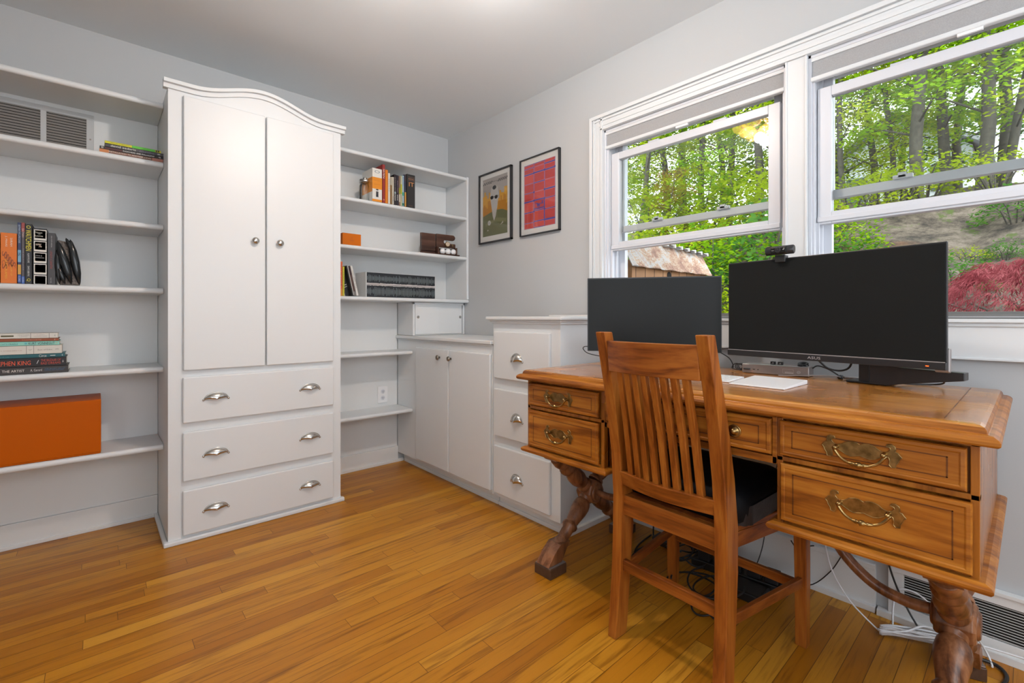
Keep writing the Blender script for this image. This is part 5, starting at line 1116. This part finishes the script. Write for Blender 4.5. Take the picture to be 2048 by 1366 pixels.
def tree_mesh(seed, h, r, lean, zlo, spread, nlay, nleaf, ls, lm):
    random.seed(seed); tr = B(); fo = B()
    pts = [Vector((lean*(k/8)**1.2+.12*math.sin(k*1.3+seed), .10*math.sin(k*.9+seed*2), h*k/8)) for k in range(9)]
    tr.tube([pts[0]-Vector((0, 0, .6))]+pts, [r*1.35]+[r*(1-.085*k) for k in range(9)], 10)
    def on(z):
        k = min(7.999, max(0, z/h*8)); i = int(k); return pts[i].lerp(pts[i+1], k-i)
    for q in range(nlay):
        z = zlo+(h*1.02-zlo)*((q+.5)/nlay)+random.uniform(-.2, .2); a = q*2.4+seed; L_ = spread*random.uniform(.45, 1.0)*(1-.35*(z/h)**3)
        p0 = on(max(.3, z-.25*L_)); p1 = Vector((p0.x+L_*math.cos(a), p0.y+L_*math.sin(a), z+.12*L_))
        mid = p0.lerp(p1, .5)+Vector((0, 0, .10*L_))
        tr.tube([p0, mid, p1], [r*.22, r*.14, r*.05], 6)
        for s_ in range(3):
            f_ = random.uniform(.35, 1.1); c = p0.lerp(p1, f_)+Vector((random.uniform(-.3, .3), random.uniform(-.3, .3), random.uniform(-.1, .15)))
            tr.tube([mid.lerp(p1, .3), c], [r*.06, r*.02], 5)
            rd = random.uniform(.3, .62)*(.6+.25*spread)
            for _ in range(nleaf//3):
                q_ = rd*math.sqrt(random.random()); b_ = random.uniform(0, 2*PI)
                leaf(fo, (c.x+q_*math.cos(b_), c.y+q_*math.sin(b_), c.z+random.gauss(0, .09)-.12*(q_/rd)**2), ls*random.uniform(.6, 1.15), .55)
    return tr.mesh('trunk', [M['bark']]), fo.mesh('foliage', [lm])
def place_tree(name, label, cat, meshes, x, y, rz, sc_=1, group=None, parts=('trunk', 'foliage')):
    o = bpy.data.objects.new(name, None); sc.collection.objects.link(o); o.location = (x, y, gz(x, y)); o.rotation_euler.z = rz; o.scale = (sc_,)*3
    o['label'] = label; o['category'] = cat
    if group: o['group'] = group
    for nme, me in zip(parts, meshes):
        c_ = bpy.data.objects.new(nme, me); sc.collection.objects.link(c_); c_.parent = o
    return o
VA = [tree_mesh(1, 10, .09, .3, 1.4, 2.0, 44, 360, .08, M['leafA']), tree_mesh(2, 11, .13, -.6, 2.6, 2.3, 40, 360, .078, M['leafA'])]
VB = [tree_mesh(3, 9, .10, .5, 1.0, 1.9, 40, 360, .078, M['leafB']), tree_mesh(4, 10, .09, -.2, 1.4, 1.8, 40, 360, .078, M['leafB'])]
VC = [tree_mesh(5, 4.2, .05, .1, .4, 1.2, 26, 200, .07, M['leafC'])]
VD = [tree_mesh(6, 9, .11, .2, .8, 2.0, 40, 360, .078, M['leafD'])]
VS = [tree_mesh(7, 11, .11, .8, 1.6, 2.0, 36, 280, .078, M['leafA']), tree_mesh(8, 11, .07, -.9, 1.4, 1.9, 36, 280, .078, M['leafB'])]   # bare lower trunks
GL = 'trees on the wooded hillside outside the left window'; GR = 'trees on the wooded hillside outside the right window'
spec = [  # px bearing, distance, variant, rotation, scale, label, group
 (1225, 9.0, VA[0], .3, 1, 'bright green tree at the left edge of the left window view', GL),
 (1283, 8.2, VS[1], 1.2, .9, 'straight slim trunk with leaves above, left part of the left window', GL),
 (1330, 11.5, VB[0], 2.2, 1.1, 'yellow-green tree behind the copper-leaved one in the left window', GL),
 (1372, 13.5, VA[1], 4.0, 1.15, 'tall green tree in the middle distance of the left window', GL),
 (1408, 9.6, VA[0], 2.6, .95, 'green tree in the middle of the left window view', GL),
 (1462, 10.4, VB[1], .8, 1.0, 'yellow-green tree right of the middle of the left window', GL),
 (1512, 9.5, VS[0], 3.6, .85, 'thick grey trunk near the right side of the left window', GL),
 (1545, 12.5, VD[0], 5.0, 1.1, 'darker green tree at the right side of the left window', GL),
 (1300, 16, VD[0], 1.0, 1.3, 'deep green tree far back at the left of the left window', GL),
 (1440, 17, VB[0], 3.0, 1.3, 'pale yellow-green tree far back in the left window', GL),
 (1250, 14, VB[1], 5.3, 1.2, 'yellow-green tree far back near the left window edge', GL),
 (1690, 9.2, VS[1], 3.5, .8, 'slim leaning trunk at the left side of the right window', GR),
 (1738, 11.5, VB[1], 2.0, .85, 'young yellow-green tree left of the big trunks in the right window', GR),
 (1782, 10.6, VS[1], 5.8, .75, 'thin crooked trunk left of the pale house in the right window', GR),
 (1852, 8.9, VS[0], .6, .95, 'thickest grey trunk, middle of the right window', GR),
 (1885, 10.2, VS[0], 2.9, .85, 'second thick trunk just right of the thickest one', GR),
 (1925, 13.0, VA[0], 1.9, 1.0, 'green tree behind the pair of thick trunks', GR),
 (1958, 9.4, VS[0], 5.2, .95, 'leaning thick trunk in the right part of the right window', GR),
 (1990, 11.0, VS[0], 4.4, .9, 'trunk behind the leaning one near the right picture edge', GR),
 (2032, 9.8, VS[1], 1.7, 1.0, 'dark trunk close to the right picture edge', GR),
 (2075, 11.5, VA[1], .4, 1.0, 'green tree cut off by the right picture edge', GR),
 (1660, 12.5, VA[0], 4.6, 1.0, 'green tree partly hidden by the strip between the windows', GR),
 (1810, 16, VB[0], 5.5, .9, 'pale leafy tree in front of the distant house', GR),
 (1980, 17, VD[0], 2.4, 1.2, 'deep green tree far back at the right of the right window', GR)]
for px, x, v_, rz, s_, lab, g_ in spec:
    X_, Y_ = bearing(px, x); place_tree('maple_tree' if v_ in VA or v_ in VS else 'leafy_tree', lab, 'tree', v_, X_, Y_, rz, s_, g_)
X_, Y_ = bearing(1345, 6.4); place_tree('copper_leaved_tree', 'small tree with copper orange leaves in the left window', 'tree', VC[0], X_, Y_, .5, .42)
# shrubs on the bank
def shrub_mesh(seed, r, h, n, ls, lm):
    random.seed(seed); st = B(); fo = B()
    for k in range(9):
        a = k*.7; e = Vector((r*.6*math.cos(a), r*.6*math.sin(a), h*random.uniform(.5, .9))); st.tube([(0, 0, -.2), e*.5+Vector((0, 0, .05)), e], [.012, .009, .004], 5)
    for _ in range(n):
        a = random.uniform(0, 2*PI); ph = math.acos(random.uniform(-.1, 1)); q = random.uniform(.65, 1.0)
        leaf(fo, (r*q*math.sin(ph)*math.cos(a), r*q*math.sin(ph)*math.sin(a), .08+h*q*math.cos(ph)*(1+.2*math.sin(a*3))), ls*random.uniform(.6, 1.2), .7)
    return st.mesh('stems', [M['bark']]), fo.mesh('foliage', [lm])
SH = [shrub_mesh(31, .8, 1.0, 2200, .055, M['leafE']), shrub_mesh(32, .9, .9, 2200, .055, M['leafF']), shrub_mesh(33, .5, .5, 900, .042, M['leafD']), shrub_mesh(34, .6, .35, 700, .036, M['leafE'])]
GS = 'shrubs growing on the bank outside'
sh = [(1262, 4.6, 1, 1.1, 'green shrub behind the rusty birdhouse roof'), (1345, 5.2, 0, 1.2, 'yellow-green shrub above the birdhouse ridge'), (1425, 4.4, 1, 1.15, 'green shrub right of the birdhouse roof'), (1480, 4.2, 2, 1.6, 'dark green shrub left of the webcam'), (1538, 4.8, 2, 2.0, 'dark green shrub directly behind the webcam'),
 (1445, 3.4, 0, .8, 'low yellow-green shrub seen in the gap between the monitors'), (1560, 6.3, 0, 1.3, 'yellow-green shrub at the right edge of the left window'), (1300, 6.8, 0, 1.5, 'broad yellow-green shrub under the trees in the left window'), (1400, 7.4, 1, 1.5, 'broad green shrub under the trees in the left window'), (1490, 7.2, 0, 1.4, 'yellow-green shrub under the thick trunk in the left window'),
 (1700, 6.8, 3, 1.4, 'low yellow-green shrub at the left of the right window'), (1752, 7.4, 3, 1.3, 'low yellow-green shrub above the top left corner of the larger monitor'), (1800, 7.9, 3, 1.3, 'low yellow-green shrub above the middle of the larger monitor'), (1700, 4.8, 2, 1.0, 'dark green plant just above the larger monitor'), (1908, 4.6, 2, .75, 'small green plant at the right edge of the larger monitor'),
 (2030, 6.6, 2, .9, 'small green plant high on the rocky bank'), (1850, 7.8, 3, 1.6, 'low yellow-green shrub at the top of the rocky bank'), (1990, 8.0, 3, 1.3, 'yellow-green shrub on the crest at the right'), (1655, 5.4, 1, .8, 'green shrub beside the middle window post')]
sh += [(1935, 5.6, 3, .45, 'tuft of yellow-green leaves on the rock just right of the larger monitor'), (2010, 5.6, 2, .45, 'dark green tuft on the rocky bank near the picture edge')]
for px, x, k, s_, lab in sh:
    X_, Y_ = bearing(px, x); place_tree('shrub', lab, 'shrub', SH[k], X_, Y_, px*.1, s_, GS, ('stems', 'foliage'))
# crimson lace-leaf maple
random.seed(77)
X_, Y_ = bearing(2040, 3.1); Y_ -= .25
t = T('japanese_maple', 'low weeping red lace-leaf maple outside the right window', 'tree', (X_, Y_, gz(X_, Y_)))
b = B()
for k in range(7):
    a = k*.9; b.tube([(X_, Y_, gz(X_, Y_)-.1), (X_+.2*math.cos(a), Y_+.3*math.sin(a), gz(X_, Y_)+.5), (X_+.45*math.cos(a), Y_+.7*math.sin(a), gz(X_, Y_)+.68)], [.03, .02, .008], 6)
t.part('trunk', b, M['bark'], bevel=0)
b = B(); ztop = 1.50
for _ in range(5200):
    a = random.uniform(0, 2*PI); q = math.sqrt(random.random()); 
    x = X_+.85*q*math.cos(a); y = Y_+1.05*q*math.sin(a); tier = .05*math.sin(x*9+2*math.sin(y*4))+.04*math.sin(y*13)
    z = ztop-.62*q**2.2+tier+random.uniform(-.05, .03)
    o = Vector((math.cos(a), math.sin(a), 0)); d = (o*random.uniform(.2, 1)+Vector((random.uniform(-.5, .5), random.uniform(-.5, .5), -random.uniform(.3, 1.1)))).normalized()
    L_ = random.uniform(.05, .10); sd_ = d.cross(Vector((random.uniform(-1, 1), random.uniform(-1, 1), 1))).normalized()*.0055; c = Vector((x, y, z))
    b.v += [tuple(c-sd_*.4), tuple(c+d*L_*.5-sd_), tuple(c+d*L_), tuple(c+d*L_*.5+sd_)]; n_ = len(b.v)-4; b.f.append([n_, n_+1, n_+2, n_+3]); b.m.append(0); b.smooth.append(False)
    for s_ in (-1, 1):
        d2 = (d+sd_.normalized()*.6*s_).normalized(); b.v += [tuple(c), tuple(c+d2*L_*.4-sd_*.6), tuple(c+d2*L_*.8), tuple(c+d2*L_*.4+sd_*.6)]; n_ = len(b.v)-4; b.f.append([n_, n_+1, n_+2, n_+3]); b.m.append(0); b.smooth.append(False)
t.part('foliage', b, M['leafR'], bevel=0)
# birdhouse with a rusty sheet roof
t = T('birdhouse', 'long wooden birdhouse with a rusty sheet-metal roof just outside the left window', 'birdhouse', (.70, -1.50, 0))
hy = -1.555
b = B(); b.box(.20, 1.10, hy, hy+.30, 1.08, 1.372); t.part('box', b, mat('weathered_cedar', (.33, .17, .075), .7, var=.2, bscale=9), bevel=.002)
b = B()
for k in range(10): b.box(.235+k*.098, .238+k*.098, hy-.0015, hy, 1.08, 1.34)
t.part('board_gaps', b, M['brown'], bevel=0)
b = B().cyl((.60, hy-.003, 1.302), .022, .004, 'y', 20); t.part('entrance_hole', b, M['void'], bevel=0)
b = B(); rr = []
for i in range(46):
    x = .16+.97*i/45; w_ = .004*math.sin(i*.9)+.003*math.sin(i*2.3); rr.append([(x, hy-.030+w_, 1.330+.004*math.sin(i*.7)), (x, hy+.055+w_, 1.492+.004*math.sin(i)), (x, hy+.060+w_, 1.490), (x, hy-.026+w_, 1.328)])
b.loft(rr, sm=False); t.part('roof_sheet', b, M['rust'], bevel=0)
b = B(); b.quad((.60, hy+.03, 1.506), (1.19, hy+.02, 1.482), (1.19, hy+.30, 1.54), (.60, hy+.30, 1.56)); b.quad((.60, hy+.03, 1.503), (1.19, hy+.02, 1.479), (1.19, hy+.30, 1.537), (.60, hy+.30, 1.557))
for k in range(7): b.box(.62+k*.09, .635+k*.09, hy+.02, hy+.29, 1.49-.003*k, 1.512-.003*k)
t.part('cap_sheet', b, M['vent'], bevel=0)
t.part('post', B().box(.62, .70, -1.44, -1.36, .1, 1.08), M['bark'])
# distant house
t = T('house', 'pale house with a grey roof among the trees at the top of the hill', 'house', (24, .6, 4))
b = B(); b.box(22, 28, -1.6, 2.9, 4, 7.4); b.prism([(-1.6, 7.4), (2.9, 7.4), (.65, 9.0)], 'yz', 22, 28); t.part('walls', b, mat('pale_siding', (.62, .66, .70), .7), bevel=0)
b = B(); b.prism([(-2.1, 7.15), (.65, 9.12), (3.4, 7.15), (3.4, 7.3), (.65, 9.3), (-2.1, 7.3)], 'yz', 21.5, 28.4); t.part('roof', b, mat('grey_roof', (.28, .29, .31), .8), bevel=0)
for y_, z_ in ((1.9, 5.9), (.6, 5.9), (-.8, 5.9)):
    t.part('window', B().box(21.93, 22.0, y_-.35, y_+.35, z_, z_+1.0), mat('dark_panes', (.08, .10, .12), .2), bevel=0)
